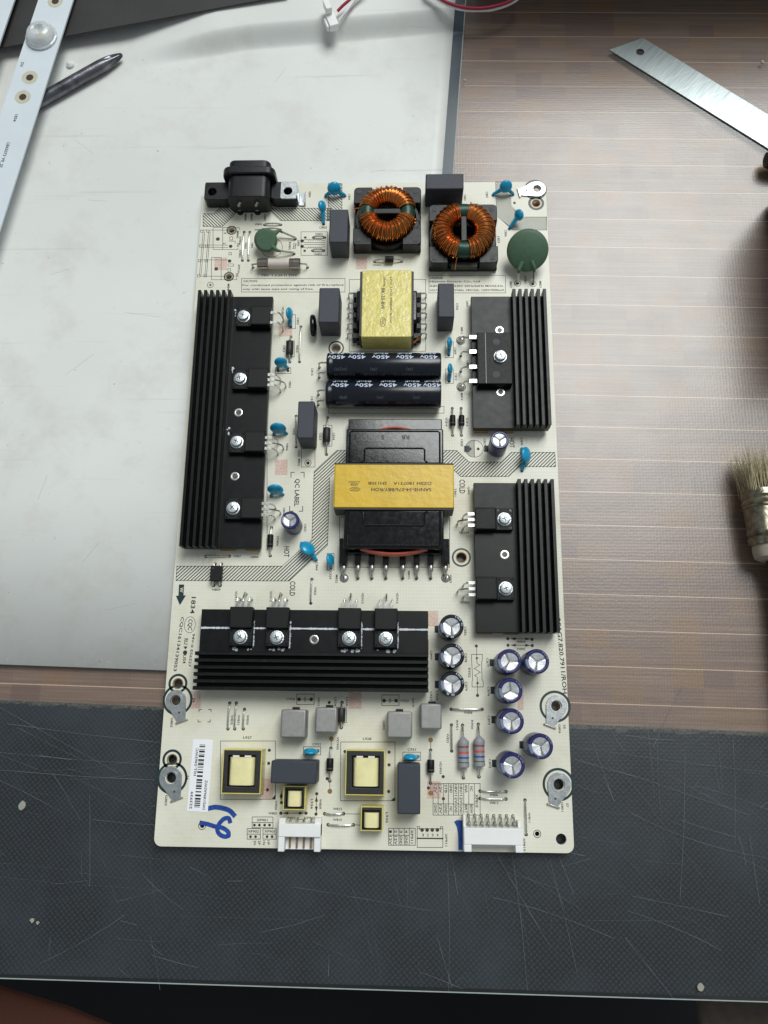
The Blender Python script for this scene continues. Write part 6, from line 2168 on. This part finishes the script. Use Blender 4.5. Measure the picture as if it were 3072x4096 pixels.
def ysec(secs, mtn, name, par):
    m_ = MB()
    n = None
    vs_, fs = [], []
    for (y, w2, h2) in secs:
        ring = [(u, y - oy, 10 + v) for u, v in rrp(w2, h2, min(w2, h2) * 0.8)]
        n = len(ring)
        vs_ += ring
    k_ = len(secs)
    for i_ in range(k_ - 1):
        for q in range(n):
            fs.append((i_ * n + q, i_ * n + (q + 1) % n, (i_ + 1) * n + (q + 1) % n, (i_ + 1) * n + q))
    fs.append(tuple(range(n)))
    fs.append(tuple(range((k_ - 1) * n, k_ * n))[::-1])
    m_.add(vs_, fs)
    return m_.build(name, mtn, par)


ysec([(yb1, hw - 1, 7.5), (yb1 + 3, hw - 0.5, 8), (yb1 + 4, hw - 1.2, 7.2), (yb1 + 5.2, hw - 0.3, 8.2), (yb1 + 7, hw - 0.6, 7.8), (yb2 - 8, hw, 8), (yb2 - 7.4, hw + 0.6, 8.7), (yb2 - 6.4, hw + 0.1, 8), (yb2 - 5.2, hw + 0.7, 8.8),
      (yb2 - 3.8, hw + 0.1, 8.0), (yb2 - 2.6, hw + 0.7, 8.8), (yb2, hw + 0.3, 8.4)], 'ferrule', 'ferrule', br_)
ysec([(yb0, hw - 4.5, 5), (yb0 + 1.2, hw - 2.5, 6.6), (yb0 + 4, hw - 2, 7), (yb1 + 0.5, hw - 2, 7)], 'pale_wood', 'collar', br_)
ysec([(yb0 - 90, 6, 5), (yb0 - 40, 8, 6), (yb0 - 10, hw - 9, 5.5), (yb0 + 0.5, hw - 7, 5)], 'dark_wood', 'handle', br_)
bs = MB()
for q in range(900):
    u = random.uniform(-1, 1)
    v = random.uniform(-1, 1)
    x0, z0 = u * (hw - 0.8), 10 + v * 7.2
    L = (yb3 - yb2) * random.uniform(0.6, 1.12)
    sx = u * 1.0 + random.gauss(-0.8, 1.1)
    sz = v * 2.0 + random.gauss(0, 1.0)
    p0, p1, p2 = Vector((x0, yb2 - oy - 1, z0)), Vector((x0 + sx * 0.4, yb2 - oy + L * 0.5, z0 + sz * .4)), Vector((x0 + sx * 1.2, yb2 - oy + L, z0 + sz * 1.2))
    bs.tube([p0, p1, p2], 0.13, 3, rads=[0.16, 0.14, 0.04])
o = bs.build('bristles', 'bristle', br_, smooth=False)
o['kind'] = 'stuff'

# --- unseen dark block added beyond the right side to shade the boards
c = at(3105, 1250, GZ)
tc = MB().box(c.x + 1, c.y - 22, GZ + 0.05, c.x + 70, c.y + 60, GZ + 60).build('tool_case', 'cable', bevel=4, seg=3)
tag(tc, 'black tool case standing just past the right edge', 'case')
# --- unseen black block added beyond the top right to darken the boards
c0, c1 = at(1905, -35, GZ), at(3400, -30, GZ)
ec = MB().box(c0.x, c0.y, GZ + 0.05, c1.x, c0.y + 120, GZ + 90).build('equipment_case', 'cable', bevel=3, seg=3)
tag(ec, 'black equipment case standing past the top right edge', 'case')
# --- flakes and crumbs
for (u, v, r, lab) in ((130, 3680, 1.1, 'larger white paint flake on the mat at lower left'), (152, 3690, 0.8, 'smaller white paint flake beside the larger one on the mat'), (90, 3222, 1.7, 'pale flake lying alone on the mat left of the board'),
                       (3050, 250, 1.2, 'white crumb on the wood boards above the blade'), (1858, 322, 0.9, 'tiny white crumb at the edge of the white sheet'), (2800, 3945, 1.7, 'tan and white scrap near the front edge of the mat')):
    z = GZ + 0.05
    c = at(u, v, z)
    pts = [(c.x + r * random.uniform(.5, 1.1) * math.cos(t), c.y + r * random.uniform(.6, 1.2) * math.sin(t)) for t in [q * PI / 4 for q in range(8)]]
    o = MB().prism(pts, z, z + r * 0.5).build('flake', 'flake', bevel=0.1)
    tag(o, lab, 'flake', 'small flakes and crumbs')
c = at(283, 262, WZ)
o = MB().lathe([(0, 0.05), (2.2, 0.05), (2.0, 1.2), (0.8, 2.2), (0, 2.0)], 14, (c.x, c.y, WZ)).build('plastic_bit', 'clear_bit')
tag(o, 'small clear plastic fragment above the screwdriver shaft', 'fragment')

scene.render.engine = 'CYCLES'
scene.cycles.use_denoising = True
scene.cycles.max_bounces = 8
scene.cycles.transparent_max_bounces = 12
